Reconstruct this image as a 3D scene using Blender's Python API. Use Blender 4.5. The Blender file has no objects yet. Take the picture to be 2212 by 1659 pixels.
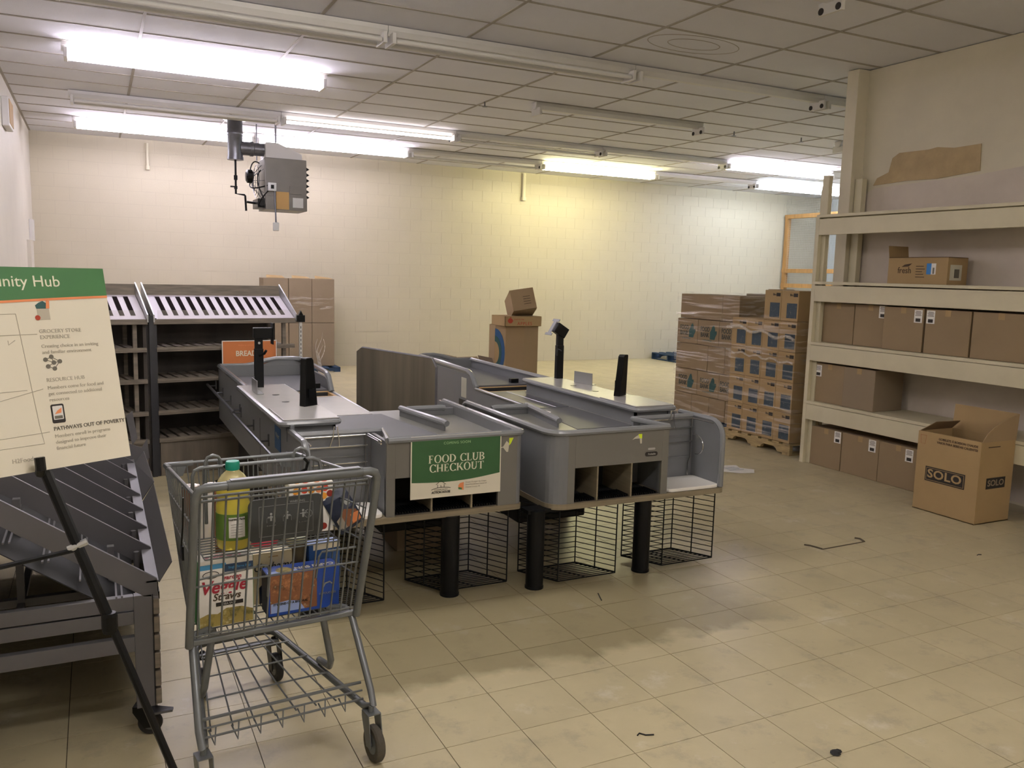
import bpy, bmesh, math, random
from mathutils import Vector, Matrix
random.seed(7)
SC = bpy.context.scene
COL = SC.collection
PI = math.pi
R = math.radians

# ------------------------------------------------------------------ camera, world, exposure
cam_d = bpy.data.cameras.new('camera')
cam = bpy.data.objects.new('camera', cam_d)
COL.objects.link(cam)
cam_d.sensor_width = 36.0
cam_d.lens = 1819.5 / 2212 * 36.0
cam_d.clip_start = 0.05
cam_d.clip_end = 100
right = Vector((0.89716546, -0.44092983, 0.02598132))
up = Vector((0.03349212, 0.12656359, 0.99139293))
fwd = Vector((0.440423, 0.88857332, -0.12831615))
m3 = Matrix((right, up, -fwd)).transposed()
cam.matrix_world = Matrix.Translation((0, 0, 1.6937)) @ m3.to_4x4()
SC.camera = cam
world = bpy.data.worlds.new('world')
SC.world = world
world.use_nodes = True
world.node_tree.nodes['Background'].inputs[0].default_value = (0.9, 0.92, 1.0, 1)
world.node_tree.nodes['Background'].inputs[1].default_value = 0.05
SC.view_settings.view_transform = 'Standard'
SC.view_settings.look = 'None'
SC.view_settings.gamma = 1
SC.view_settings.use_curve_mapping = False
SC.view_settings.exposure = 0.62
TUBE = 34.0            # strength of a lit fluorescent tube
H = 3.645              # ceiling height
YB = 14.8              # back wall
XL = -0.81             # left wall


# ------------------------------------------------------------------ materials
def lin(h):
    h = h.lstrip('#')
    out = []
    for i in (0, 2, 4):
        c = int(h[i:i + 2], 16) / 255
        out.append(c / 12.92 if c <= 0.04045 else ((c + 0.055) / 1.055) ** 2.4)
    return (*out, 1)


def mat(name, col, rough=0.6, metal=0.0, var=0.0, vscale=6.0, bump=0.0, bscale=80.0, stain=None, wood=None,
        emit=None, alpha=None, trans=0.0, cell=None, coat=0.0, stretch=None, spec=None, grime_shade=False):
    m = bpy.data.materials.new(name)
    m.use_nodes = True
    nt = m.node_tree
    N, Lk = nt.nodes, nt.links
    b = N['Principled BSDF']
    b.inputs['Base Color'].default_value = lin(col)
    b.inputs['Roughness'].default_value = rough
    b.inputs['Metallic'].default_value = metal
    if coat:
        b.inputs['Coat Weight'].default_value = coat
        b.inputs['Coat Roughness'].default_value = 0.15
    if spec is not None:
        b.inputs['Specular IOR Level'].default_value = spec
    if trans:
        b.inputs['Transmission Weight'].default_value = trans
        b.inputs['IOR'].default_value = 1.4
    if emit:
        b.inputs['Emission Color'].default_value = lin(emit[0])
        b.inputs['Emission Strength'].default_value = emit[1]
    geo = N.new('ShaderNodeNewGeometry')
    vec = geo.outputs['Position']
    if stretch:
        mp = N.new('ShaderNodeMapping')
        mp.inputs['Scale'].default_value = stretch
        Lk.new(vec, mp.inputs[0])
        vec = mp.outputs[0]
    cur = None

    def mul(cur, fac_socket, lo, hi):
        mr = N.new('ShaderNodeMapRange')
        mr.inputs['From Min'].default_value = 0.3
        mr.inputs['From Max'].default_value = 0.7
        mr.inputs['To Min'].default_value = lo
        mr.inputs['To Max'].default_value = hi
        Lk.new(fac_socket, mr.inputs['Value'])
        mx = N.new('ShaderNodeMix')
        mx.data_type = 'RGBA'
        mx.blend_type = 'MULTIPLY'
        mx.inputs[0].default_value = 1
        if cur is None:
            mx.inputs[6].default_value = lin(col)
        else:
            Lk.new(cur, mx.inputs[6])
        cb = N.new('ShaderNodeCombineColor')
        for i in range(3):
            Lk.new(mr.outputs[0], cb.inputs[i])
        Lk.new(cb.outputs[0], mx.inputs[7])
        return mx.outputs[2]
    if cell:                                    # one tone per tile: (size x, size y, offset x, offset y, amount)
        mp = N.new('ShaderNodeMapping')
        mp.inputs['Location'].default_value = (-cell[2] / cell[0], -cell[3] / cell[1], 0)
        mp.inputs['Scale'].default_value = (1 / cell[0], 1 / cell[1], 0)
        Lk.new(geo.outputs['Position'], mp.inputs[0])
        fl = N.new('ShaderNodeVectorMath')
        fl.operation = 'FLOOR'
        Lk.new(mp.outputs[0], fl.inputs[0])
        wn = N.new('ShaderNodeTexWhiteNoise')
        Lk.new(fl.outputs[0], wn.inputs[0])
        mr = N.new('ShaderNodeMapRange')
        mr.inputs['To Min'].default_value = 0.3
        mr.inputs['To Max'].default_value = 0.7
        Lk.new(wn.outputs[0], mr.inputs[0])
        cur = mul(cur, mr.outputs[0], 1 - cell[4], 1)
    if var:
        n = N.new('ShaderNodeTexNoise')
        n.inputs['Scale'].default_value = vscale
        n.inputs['Detail'].default_value = 5
        n.inputs['Roughness'].default_value = 0.65
        Lk.new(vec, n.inputs['Vector'])
        cur = mul(cur, n.outputs[0], 1 - var, 1 + var * 0.25)
    if wood:                                    # (scale vector, amount)
        mp = N.new('ShaderNodeMapping')
        mp.inputs['Scale'].default_value = wood[0]
        Lk.new(geo.outputs['Position'], mp.inputs[0])
        n = N.new('ShaderNodeTexNoise')
        n.inputs['Scale'].default_value = 1
        n.inputs['Detail'].default_value = 6
        Lk.new(mp.outputs[0], n.inputs['Vector'])
        cur = mul(cur, n.outputs[0], 1 - wood[1], 1.08)
    for st in (stain or []):                    # (colour, scale, threshold, strength)
        n = N.new('ShaderNodeTexNoise')
        n.inputs['Scale'].default_value = st[1]
        n.inputs['Detail'].default_value = 8
        n.inputs['Roughness'].default_value = 0.7
        Lk.new(vec, n.inputs['Vector'])
        rp = N.new('ShaderNodeMapRange')
        rp.inputs['From Min'].default_value = st[2]
        rp.inputs['From Max'].default_value = st[2] + 0.12
        rp.inputs['To Max'].default_value = st[3]
        Lk.new(n.outputs[0], rp.inputs[0])
        mx = N.new('ShaderNodeMix')
        mx.data_type = 'RGBA'
        Lk.new(rp.outputs[0], mx.inputs[0])
        if cur is None:
            mx.inputs[6].default_value = lin(col)
        else:
            Lk.new(cur, mx.inputs[6])
        mx.inputs[7].default_value = lin(st[0])
        cur = mx.outputs[2]
    if grime_shade:                                   # irregular dirty patch round the counters, darkened further with part of their shadow
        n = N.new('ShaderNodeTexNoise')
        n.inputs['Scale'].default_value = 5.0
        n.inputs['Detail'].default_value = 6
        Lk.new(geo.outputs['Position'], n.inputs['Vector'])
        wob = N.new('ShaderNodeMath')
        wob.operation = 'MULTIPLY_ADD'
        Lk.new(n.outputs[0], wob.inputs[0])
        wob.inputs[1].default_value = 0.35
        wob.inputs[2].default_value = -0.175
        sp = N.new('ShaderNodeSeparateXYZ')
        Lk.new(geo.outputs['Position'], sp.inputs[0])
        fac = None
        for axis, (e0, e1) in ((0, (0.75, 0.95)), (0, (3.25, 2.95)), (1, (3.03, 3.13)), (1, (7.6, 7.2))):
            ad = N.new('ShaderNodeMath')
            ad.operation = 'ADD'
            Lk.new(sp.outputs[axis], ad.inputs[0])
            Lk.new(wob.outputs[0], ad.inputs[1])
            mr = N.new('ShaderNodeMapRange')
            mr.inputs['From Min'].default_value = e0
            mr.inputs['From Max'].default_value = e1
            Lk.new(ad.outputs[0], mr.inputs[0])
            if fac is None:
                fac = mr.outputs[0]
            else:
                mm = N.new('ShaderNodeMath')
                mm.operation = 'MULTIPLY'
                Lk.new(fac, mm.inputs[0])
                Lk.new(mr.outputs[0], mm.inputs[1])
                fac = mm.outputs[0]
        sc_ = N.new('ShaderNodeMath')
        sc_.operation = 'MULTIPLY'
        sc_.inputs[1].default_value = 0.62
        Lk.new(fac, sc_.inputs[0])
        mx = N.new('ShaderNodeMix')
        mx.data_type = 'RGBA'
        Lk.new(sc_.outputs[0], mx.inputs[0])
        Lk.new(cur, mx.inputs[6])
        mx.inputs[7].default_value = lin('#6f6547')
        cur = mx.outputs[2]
    if cur is not None:
        Lk.new(cur, b.inputs['Base Color'])
    if bump:
        n = N.new('ShaderNodeTexNoise')
        n.inputs['Scale'].default_value = bscale
        n.inputs['Detail'].default_value = 3
        Lk.new(vec, n.inputs['Vector'])
        bp = N.new('ShaderNodeBump')
        bp.inputs['Strength'].default_value = bump
        bp.inputs['Distance'].default_value = 0.004
        Lk.new(n.outputs[0], bp.inputs['Height'])
        Lk.new(bp.outputs[0], b.inputs['Normal'])
    return m


def film(name, tint, lo, hi, scale, strength=1.0, fmin=0.35):
    """crinkled clear plastic: mostly see-through with glossy creases"""
    m = bpy.data.materials.new(name)
    m.use_nodes = True
    nt = m.node_tree
    N, Lk = nt.nodes, nt.links
    N.remove(N['Principled BSDF'])
    out = N['Material Output']
    geo = N.new('ShaderNodeNewGeometry')
    mp = N.new('ShaderNodeMapping')
    mp.inputs['Scale'].default_value = scale
    Lk.new(geo.outputs['Position'], mp.inputs[0])
    n = N.new('ShaderNodeTexNoise')
    n.inputs['Scale'].default_value = 1
    n.inputs['Detail'].default_value = 6
    n.inputs['Distortion'].default_value = 0.6
    Lk.new(mp.outputs[0], n.inputs['Vector'])
    mr = N.new('ShaderNodeMapRange')
    mr.inputs['From Min'].default_value = fmin
    mr.inputs['From Max'].default_value = 0.8
    mr.inputs['To Min'].default_value = lo
    mr.inputs['To Max'].default_value = hi
    Lk.new(n.outputs[0], mr.inputs[0])
    bp = N.new('ShaderNodeBump')
    bp.inputs['Strength'].default_value = strength
    bp.inputs['Distance'].default_value = 0.03
    Lk.new(n.outputs[0], bp.inputs['Height'])
    tr = N.new('ShaderNodeBsdfTransparent')
    gl = N.new('ShaderNodeBsdfGlossy')
    gl.inputs['Color'].default_value = lin(tint)
    gl.inputs['Roughness'].default_value = 0.16
    Lk.new(bp.outputs[0], gl.inputs['Normal'])
    df = N.new('ShaderNodeBsdfDiffuse')
    df.inputs['Color'].default_value = lin(tint)
    mx0 = N.new('ShaderNodeMixShader')
    mx0.inputs[0].default_value = 0.55
    Lk.new(df.outputs[0], mx0.inputs[1])
    Lk.new(gl.outputs[0], mx0.inputs[2])
    mx = N.new('ShaderNodeMixShader')
    Lk.new(mr.outputs[0], mx.inputs[0])
    Lk.new(tr.outputs[0], mx.inputs[1])
    Lk.new(mx0.outputs[0], mx.inputs[2])
    Lk.new(mx.outputs[0], out.inputs[0])
    return m


TS = 0.3048
M = {}
M['floor'] = mat('vinyl_tile', '#c2b796', 0.38, grime_shade=True, var=0.14, vscale=2.2, bump=0.10, bscale=6,
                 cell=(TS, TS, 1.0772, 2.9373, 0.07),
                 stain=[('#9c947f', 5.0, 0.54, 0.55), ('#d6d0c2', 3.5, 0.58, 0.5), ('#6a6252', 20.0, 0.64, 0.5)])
M['joint'] = mat('floor_joint', '#4f4738', 0.9)
M['cblock'] = mat('painted_block', '#c3bba6', 0.55, var=0.05, vscale=1.2, bump=0.25, bscale=60,
                  stain=[('#9a9480', 9.0, 0.74, 0.35)])
M['mortar'] = mat('painted_mortar', '#b9b19e', 0.7, bump=0.2, bscale=60)
M['wall'] = mat('painted_wall', '#dcd7cc', 0.6, var=0.05, vscale=2, bump=0.12, bscale=40)
M['wall_r'] = mat('yellowed_wall_paint', '#d0c8b2', 0.6, var=0.07, vscale=2.5, bump=0.12, bscale=40)
M['wall_old'] = mat('old_grey_wall_paint', '#cfc4b8', 0.65, var=0.10, vscale=3, bump=0.1, bscale=40)
M['patch'] = mat('bare_brown_patch', '#b59f78', 0.75, var=0.15, vscale=9)
M['ceil'] = mat('acoustic_tile', '#e0e0e6', 0.9, var=0.04, vscale=1.5, bump=0.5, bscale=160,
                cell=(1.2192, 0.6096, 0.4226, 6.2945, 0.06), stain=[('#a8a29b', 120.0, 0.60, 0.45)])
M['tbar'] = mat('dusty_grid_metal', '#a39c92', 0.6, var=0.2, vscale=3)
M['fix'] = mat('white_enamel', '#d6d4d0', 0.45, var=0.06, vscale=3)
M['tube_off'] = mat('unlit_tube', '#d8d6d2', 0.3)
M['sock'] = mat('dark_socket', '#2b2725', 0.6)
M['tube_pink'] = mat('lit_tube_cool', '#ffffff', 0.4, emit=('#f8efff', TUBE))
M['tube_yel'] = mat('lit_tube_warm', '#ffffff', 0.4, emit=('#fff6bc', TUBE * 1.5))
M['tube_dim'] = mat('weak_tube', '#ffffff', 0.4, emit=('#fff2f0', TUBE * 0.16))
M['tube_front'] = mat('lit_tube_soft_white', '#ffffff', 0.4, emit=('#fbf3ee', TUBE * 1.15))
M['tube_blue'] = mat('lit_tube_daylight', '#ffffff', 0.4, emit=('#e6f1ff', TUBE * 1.3))
M['grey'] = mat('grey_laminate', '#75777b', 0.42, var=0.06, vscale=4)
M['grey_front'] = mat('grey_front_panel', '#73716b', 0.5, var=0.05, vscale=4)
M['grey_lt'] = mat('light_grey_laminate', '#a5a3a2', 0.25, var=0.05, vscale=5)
M['bull'] = mat('grey_vinyl_bumper', '#7c7f83', 0.25, coat=0.3)
M['belt'] = mat('conveyor_belt', '#58595d', 0.5, var=0.10, vscale=5, bump=0.3, bscale=300)
M['deckm'] = mat('worn_grey_deck', '#74746f', 0.35, var=0.15, vscale=3)
M['ply'] = mat('plywood_edge', '#877c66', 0.6, wood=((3, 3, 60), 0.2))
M['rawwood'] = mat('raw_pine', '#c9a26b', 0.6, wood=((4, 30, 30), 0.3))
M['white'] = mat('white_board', '#eceae6', 0.4)
M['black'] = mat('black_steel', '#0b0d10', 0.4, spec=0.25)
M['blackp'] = mat('black_plastic', '#0a0b0c', 0.35, spec=0.25)
M['dark'] = mat('dark_inside', '#1d1e20', 0.7)
M['darkpanel'] = mat('weathered_wood_laminate', '#7d7565', 0.4, wood=((9, 9, 0.6), 0.4))
M['chrome'] = mat('chrome_wire', '#c8c8c8', 0.2, metal=1)
M['rackgrey'] = mat('grey_painted_steel', '#5f5e62', 0.45, var=0.05, vscale=6)
M['cartm'] = mat('grey_powder_coat', '#6e7274', 0.35, metal=0.3, var=0.06, vscale=20)
M['cartp'] = mat('grey_cart_plastic', '#5b5f60', 0.45)
M['panelp'] = mat('dark_grey_plastic', '#3c3f40', 0.55)
M['line'] = mat('pale_print', '#9a9d9d', 0.6)
M['tyre'] = mat('worn_rubber', '#4f4a40', 0.75, var=0.25, vscale=40)
M['tyred'] = mat('dark_rubber', '#1e1e1e', 0.7)
M['steel'] = mat('galvanized_steel', '#7f8187', 0.35, metal=0.8, var=0.25, vscale=9)
M['alum'] = mat('aluminium', '#b9bbbd', 0.35, metal=0.7)
M['card'] = mat('cardboard', '#9c8565', 0.8, var=0.05, vscale=4, bump=0.05, bscale=120)
M['card2'] = mat('cardboard_pinkish', '#917d60', 0.8, var=0.06, vscale=4)
M['card3'] = mat('cardboard_dull', '#8a7a64', 0.8, var=0.06, vscale=4)
M['cardl'] = mat('cardboard_light', '#a68c63', 0.8, var=0.05, vscale=4)
M['cardin'] = mat('cardboard_inside', '#877053', 0.85, var=0.05, vscale=4)
M['seam'] = mat('box_seam', '#5e4a33', 0.9)
M['shelf'] = mat('yellowed_white_paint', '#cdc5aa', 0.55, var=0.07, vscale=4, bump=0.1, bscale=25,
                 stain=[('#8f8263', 11.0, 0.66, 0.35)])
M['sticker'] = mat('white_label', '#e6e4e0', 0.6)
M['ink'] = mat('black_ink', '#2a2522', 0.7)
M['inkbrown'] = mat('brown_ink', '#4a3826', 0.8)
M['inkteal'] = mat('teal_ink', '#355a5a', 0.8)
M['inkgrey'] = mat('dark_grey_green_ink', '#3c443f', 0.8)
M['inkblue'] = mat('blue_ink', '#27517f', 0.7)
M['printblue'] = mat('printed_picture_panel', '#3b4a57', 0.7, stain=[('#8a8a86', 30.0, 0.56, 0.6)])
M['inkred'] = mat('red_ink', '#a8402c', 0.8)
M['blue'] = mat('bright_blue_label', '#2f7fc8', 0.6)
M['pallet'] = mat('weathered_pallet_wood', '#b19b6e', 0.8, wood=((8, 8, 50), 0.4), stain=[('#4a3d28', 9.0, 0.58, 0.7)])
M['palblue'] = mat('blue_painted_pallet', '#1f3a58', 0.7, var=0.3, vscale=9)
M['film'] = film('stretch_film', '#f4ece6', 0.0, 0.75, (4, 1.6, 26), 1.0, 0.5)
M['film2'] = film('stretch_film_loose', '#f4efe8', 0.10, 0.75, (30, 30, 30))
M['bwood'] = mat('weathered_grey_wood', '#857c70', 0.65, wood=((6, 6, 50), 0.35))
M['bwoodv'] = mat('weathered_kickboard', '#81776a', 0.65, wood=((16, 16, 1.5), 0.35))
M['bdark'] = mat('dark_back_panel', '#48423d', 0.7, wood=((5, 5, 1), 0.4))
M['slot'] = mat('white_sloped_tray', '#d9d2e0', 0.4)
M['bmetal'] = mat('dark_upright_metal', '#37383d', 0.4)
M['slotd'] = mat('dark_slot', '#1c1416', 0.95, spec=0.1)
M['acr'] = film('clear_acrylic', '#ffffff', 0.10, 0.16, (1, 1, 1), 0.0)
M['orange'] = mat('orange_card', '#cc7a45', 0.6)
M['green'] = mat('green_print', '#3c7440', 0.5, var=0.05, vscale=10)
M['greend'] = mat('dark_green_print', '#36633a', 0.5, var=0.06, vscale=14)
M['cream'] = mat('cream_paper', '#e0dac8', 0.6)
M['creamtext'] = mat('cream_print', '#e4e2cc', 0.6)
M['palegreen'] = mat('pale_green_print', '#a9cf9a', 0.6)
M['orangeline'] = mat('orange_line', '#e08a58', 0.6)
M['greytext'] = mat('grey_print', '#b5ae9d', 0.7)
M['greytextd'] = mat('darker_grey_print', '#6b675c', 0.7)
M['heater'] = mat('grey_heater_casing', '#76746f', 0.4, metal=0.3, var=0.1, vscale=6)
M['heaterw'] = mat('pale_sheet_metal', '#c9c8c6', 0.5)
M['tan'] = mat('tan_tag', '#b2905a', 0.7)
M['tape'] = mat('neon_tape', '#d8ef2e', 0.6)
M['tapew'] = mat('torn_paper', '#c9c6b4', 0.8)
M['lumber'] = mat('new_lumber', '#b58a54', 0.6, wood=((20, 20, 3), 0.25))
M['pale'] = mat('pale_blue_white_wall', '#dfe9f2', 0.6)
M['palepipe'] = mat('painted_pipe', '#d8d2bc', 0.5)
M['paper'] = mat('white_paper', '#dcdad8', 0.7)
# groceries
M['oil'] = mat('yellow_oil', '#f7e660', 0.06, trans=0.45, spec=0.6)
M['plast'] = mat('clear_bottle_top', '#efe6b0', 0.1, trans=0.6)
M['teal'] = mat('teal_cap', '#0f8f78', 0.4)
M['grlabel'] = mat('green_label', '#5d7f2e', 0.5)
M['boxwhite'] = mat('white_carton', '#efece6', 0.5)
M['skyb'] = mat('sky_blue_print', '#4f9cce', 0.5)
M['navy'] = mat('navy_print', '#27405f', 0.5)
M['redt'] = mat('crimson_print', '#a82338', 0.5)
M['pinkt'] = mat('pink_print', '#d88aa0', 0.5)
M['gbox'] = mat('green_carton', '#3f8a4e', 0.5)
M['straw'] = mat('straw_picture', '#a89650', 0.6, stain=[('#5c5a2c', 30.0, 0.5, 0.8), ('#d8cfa0', 22.0, 0.58, 0.9)])
M['gram'] = mat('cream_carton', '#d9cba4', 0.55)
M['gramtop'] = mat('pale_cream_carton', '#efe6cc', 0.55)
M['ruby'] = mat('red_lid', '#d83a52', 0.4)
M['jarm'] = mat('amber_jar', '#6f6248', 0.12, trans=0.3)
M['lidm'] = mat('silver_green_lid', '#b5b89a', 0.3, metal=0.5)
M['bluebox'] = mat('deep_blue_carton', '#254f86', 0.5)
M['bluepale'] = mat('pale_blue_print', '#9fb4e8', 0.5)
M['royal'] = mat('royal_blue_carton', '#1f4aa8', 0.45)
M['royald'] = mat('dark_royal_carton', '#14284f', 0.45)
M['pic'] = mat('food_picture', '#8a5a3a', 0.55, stain=[('#c98a5a', 26.0, 0.5, 0.9), ('#2a1a14', 20.0, 0.56, 0.9), ('#e8d8b0', 40.0, 0.62, 0.8)])
M['yellow'] = mat('yellow_plastic', '#e8c020', 0.35)
M['fruitred'] = mat('red_print', '#d8462a', 0.5)
M['fruitor'] = mat('orange_print', '#e8a038', 0.5)
M['fruitdk'] = mat('maroon_print', '#8f2a1e', 0.5)
M['pouchn'] = mat('navy_pouch', '#1c2740', 0.35, bump=0.4, bscale=30)
M['pouchb'] = mat('brown_pouch', '#7a4a2c', 0.4, bump=0.4, bscale=30)
M['pouchg'] = mat('greyed_pouch_print', '#8f8678', 0.5)
M['tin'] = mat('tin_lid', '#c9c0b4', 0.25, metal=0.8)


# ------------------------------------------------------------------ mesh builder
class MB:
    def __init__(s):
        s.v = []
        s.f = []

    def add(s, vs, fs, T=None):
        o = len(s.v)
        s.v += [tuple(T @ Vector(p)) if T else tuple(p) for p in vs]
        s.f += [tuple(i + o for i in f) for f in fs]
        return s

    def box(s, x0, x1, y0, y1, z0, z1, T=None):
        return s.add([(x0, y0, z0), (x1, y0, z0), (x1, y1, z0), (x0, y1, z0), (x0, y0, z1), (x1, y0, z1), (x1, y1, z1), (x0, y1, z1)],
                     [(3, 2, 1, 0), (4, 5, 6, 7), (0, 1, 5, 4), (1, 2, 6, 5), (2, 3, 7, 6), (3, 0, 4, 7)], T)

    def prism(s, poly, d):                       # 3D polygon extruded by vector d
        n = len(poly)
        d = Vector(d)
        vs = [tuple(p) for p in poly] + [tuple(Vector(p) + d) for p in poly]
        fs = [tuple(range(n - 1, -1, -1)), tuple(range(n, 2 * n))]
        fs += [(i, (i + 1) % n, n + (i + 1) % n, n + i) for i in range(n)]
        return s.add(vs, fs)

    def tube(s, pts, r, n=6, closed=False, r2=None):
        pts = [Vector(p) for p in pts]
        k = len(pts)
        vs, fs = [], []
        ref = None
        for i, p in enumerate(pts):
            if closed:
                t = (pts[(i + 1) % k] - pts[i - 1]).normalized()
            else:
                a = pts[max(i - 1, 0)]
                b = pts[min(i + 1, k - 1)]
                t = (b - a).normalized()
            if ref is None:
                ref = Vector((0, 0, 1)) if abs(t.z) < 0.9 else Vector((1, 0, 0))
            u = (ref - t * ref.dot(t)).normalized()
            w = t.cross(u)
            ref = u
            rr = r if r2 is None else r + (r2 - r) * i / (k - 1)
            for j in range(n):
                a = 2 * PI * j / n
                vs.append(tuple(p + rr * (math.cos(a) * u + math.sin(a) * w)))
        for i in range(k if closed else k - 1):
            for j in range(n):
                a = i * n + j
                b = i * n + (j + 1) % n
                c = ((i + 1) % k) * n + (j + 1) % n
                d = ((i + 1) % k) * n + j
                fs.append((a, b, c, d))
        if not closed:
            fs.append(tuple(range(n - 1, -1, -1)))
            fs.append(tuple(range((k - 1) * n, k * n)))
        return s.add(vs, fs)

    def lathe(s, prof, c, n=20, ax='z'):         # prof: list of (radius, height)
        vs, fs = [], []
        for (r, h) in prof:
            for j in range(n):
                a = 2 * PI * j / n
                p = (r * math.cos(a), r * math.sin(a), h)
                if ax == 'x':
                    p = (h, p[0], p[1])
                elif ax == 'y':
                    p = (p[0], h, p[1])
                vs.append((p[0] + c[0], p[1] + c[1], p[2] + c[2]))
        for i in range(len(prof) - 1):
            for j in range(n):
                fs.append((i * n + j, i * n + (j + 1) % n, (i + 1) * n + (j + 1) % n, (i + 1) * n + j))
        fs.append(tuple(range(n - 1, -1, -1)))
        fs.append(tuple(range((len(prof) - 1) * n, len(prof) * n)))
        return s.add(vs, fs)

    def grid(s, p00, p10, p11, p01, n, m, r):    # bilinear wire grid: n wires along one way, m along the other
        p00, p10, p11, p01 = map(Vector, (p00, p10, p11, p01))
        for i in range(n):
            t = i / max(n - 1, 1)
            s.tube([p00.lerp(p10, t), p01.lerp(p11, t)], r, 5)
        for j in range(m):
            t = j / max(m - 1, 1)
            s.tube([p00.lerp(p01, t), p10.lerp(p11, t)], r, 5)
        return s

    def mesh(s, name):
        me = bpy.data.meshes.new(name)
        me.from_pydata(s.v, [], s.f)
        bm = bmesh.new()
        bm.from_mesh(me)
        bmesh.ops.recalc_face_normals(bm, faces=bm.faces)
        bm.to_mesh(me)
        bm.free()
        return me


def link(name, me, m, parent=None, loc=None, rot=None, bev=0, smooth=False, kind=None, label=None, cat=None, group=None, seg=2):
    o = bpy.data.objects.new(name, me)
    COL.objects.link(o)
    if m is not None and me is not None and not me.materials:
        me.materials.append(M[m] if isinstance(m, str) else m)
    if parent:
        o.parent = parent
    if loc:
        o.location = loc
    if rot:
        o.rotation_euler = rot
    if smooth and me is not None:
        me.shade_smooth()
        try:
            me.set_sharp_from_angle(angle=R(40))
        except Exception:
            pass
    if bev:
        md = o.modifiers.new('bevel', 'BEVEL')
        md.width = bev
        md.segments = seg
        md.limit_method = 'ANGLE'
    for k, v in (('kind', kind), ('label', label), ('category', cat), ('group', group)):
        if v:
            o[k] = v
    return o


def part(name, mb, m, parent, **kw):
    return link(name, mb.mesh(name), m, parent, **kw)


def thing(name, label, cat, loc=(0, 0, 0), rz=0, group=None, rot=None):
    return link(name, None, None, None, loc=loc, rot=rot or (0, 0, rz), label=label, cat=cat, group=group)


def copy_tree(o, parent=None):
    c = o.copy()
    COL.objects.link(c)
    c.parent = parent
    for ch in list(o.children):
        copy_tree(ch, c)
    return c


FACE = {'S': (PI / 2, 0, 0), 'W': (PI / 2, 0, -PI / 2), 'E': (PI / 2, 0, PI / 2), 'U': (0, 0, 0)}


def text(parent, s, size, loc, rot, m, bold=0.0, align='CENTER', shear=0.0, sx=1.0, name='lettering', space=1.0, serif=0):
    cu = bpy.data.curves.new(name, 'FONT')
    cu.body = s
    cu.size = size
    cu.offset = bold
    cu.shear = shear
    cu.align_x = align
    cu.align_y = 'CENTER'
    cu.extrude = 0.0004
    cu.space_character = space
    cu.space_line = 0.8
    cu.resolution_u = 3
    cu.materials.append(M[m])
    o = bpy.data.objects.new(name, cu)
    COL.objects.link(o)
    o.parent = parent
    o.location = loc
    o.rotation_euler = FACE[rot] if isinstance(rot, str) else rot
    o.scale = (sx, 1, 1)
    return o


def structure(name, mb, m, **kw):
    return part(name, mb, m, None, kind='structure', **kw)


def rr(w, h, r, n=4):                            # rounded rectangle outline centred on 0
    out = []
    for cx, cy, a0 in ((w / 2 - r, h / 2 - r, 0), (-w / 2 + r, h / 2 - r, 90), (-w / 2 + r, -h / 2 + r, 180), (w / 2 - r, -h / 2 + r, 270)):
        for i in range(n + 1):
            a = R(a0 + 90 * i / n)
            out.append((cx + r * math.cos(a), cy + r * math.sin(a)))
    return out


def inview(x, y, z, margin=0.04):
    d = Vector((x, y, z - 1.6937))
    f = d.dot(fwd)
    if f < 0.3:
        return None
    px = d.dot(right) / f * 1819.5 / 1106
    py = d.dot(up) / f * 1819.5 / 829.5
    return f if abs(px) < 1 + margin and abs(py) < 1 + margin * 2 else None


# ------------------------------------------------------------------ the room
XR, YF = 15.6, -3.2
floor = structure('floor', MB().box(XL - 0.2, XR + 0.2, YF - 0.2, YB + 0.2, -0.12, -0.004), 'joint')
tile_me = MB().box(0.0015, TS - 0.0015, 0.0015, TS - 0.0015, -0.0045, 0).mesh('tile')
cells = []
for i in range(-7, 49):
    for j in range(-22, 40):
        x0, y0 = 1.0772 + i * TS, 2.9373 + j * TS
        if x0 + TS < XL or x0 > XR or y0 + TS < YF or y0 > YB:
            continue
        v = inview(x0 + TS / 2, y0 + TS / 2, 0)
        cells.append((v if v else 99, x0, y0))
cells.sort()
rest = MB()
for k, (d, x0, y0) in enumerate(cells):
    if k < 290:
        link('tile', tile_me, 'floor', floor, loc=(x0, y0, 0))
    else:
        rest.box(x0 + 0.0012, x0 + TS - 0.0012, y0 + 0.0012, y0 + TS - 0.0012, -0.0045, 0)
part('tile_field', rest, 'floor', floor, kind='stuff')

ceiling = structure('ceiling', MB().box(XL - 0.2, XR + 0.2, YF - 0.2, YB + 0.2, H + 0.03, H + 0.12), 'dark')
CX0, CY0 = 0.4226, 6.2945
ct_me = MB().box(0.012, 1.2072, 0.012, 0.5976, H + 0.006, H + 0.03).mesh('ceiling_tile')
cells = []
for i in range(-2, 14):
    for j in range(-17, 15):
        x0, y0 = CX0 + i * 1.2192, CY0 + j * 0.6096
        if x0 + 1.2 < XL or x0 > XR or y0 + 0.6 < YF or y0 > YB:
            continue
        v = inview(x0 + 0.6, y0 + 0.3, H, 0.2)
        cells.append((v if v else 99, x0, y0))
cells.sort()
rest = MB()
for k, (d, x0, y0) in enumerate(cells):
    if k < 290 and d < 90:
        link('ceiling_tile', ct_me, 'ceil', ceiling, loc=(x0, y0, 0))
    else:
        rest.box(x0 + 0.012, x0 + 1.2072, y0 + 0.012, y0 + 0.5976, H + 0.006, H + 0.03)
part('ceiling_tile_field', rest, 'ceil', ceiling, kind='stuff')
g = MB()
for i in range(-1, 14):
    x = CX0 + i * 1.2192
    if XL < x < XR:
        g.box(x - 0.013, x + 0.013, YF, YB, H, H + 0.03)
for j in range(-16, 15):
    y = CY0 + j * 0.6096
    if YF < y < YB:
        g.box(XL, XR, y - 0.013, y + 0.013, H + 0.0005, H + 0.03)
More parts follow.
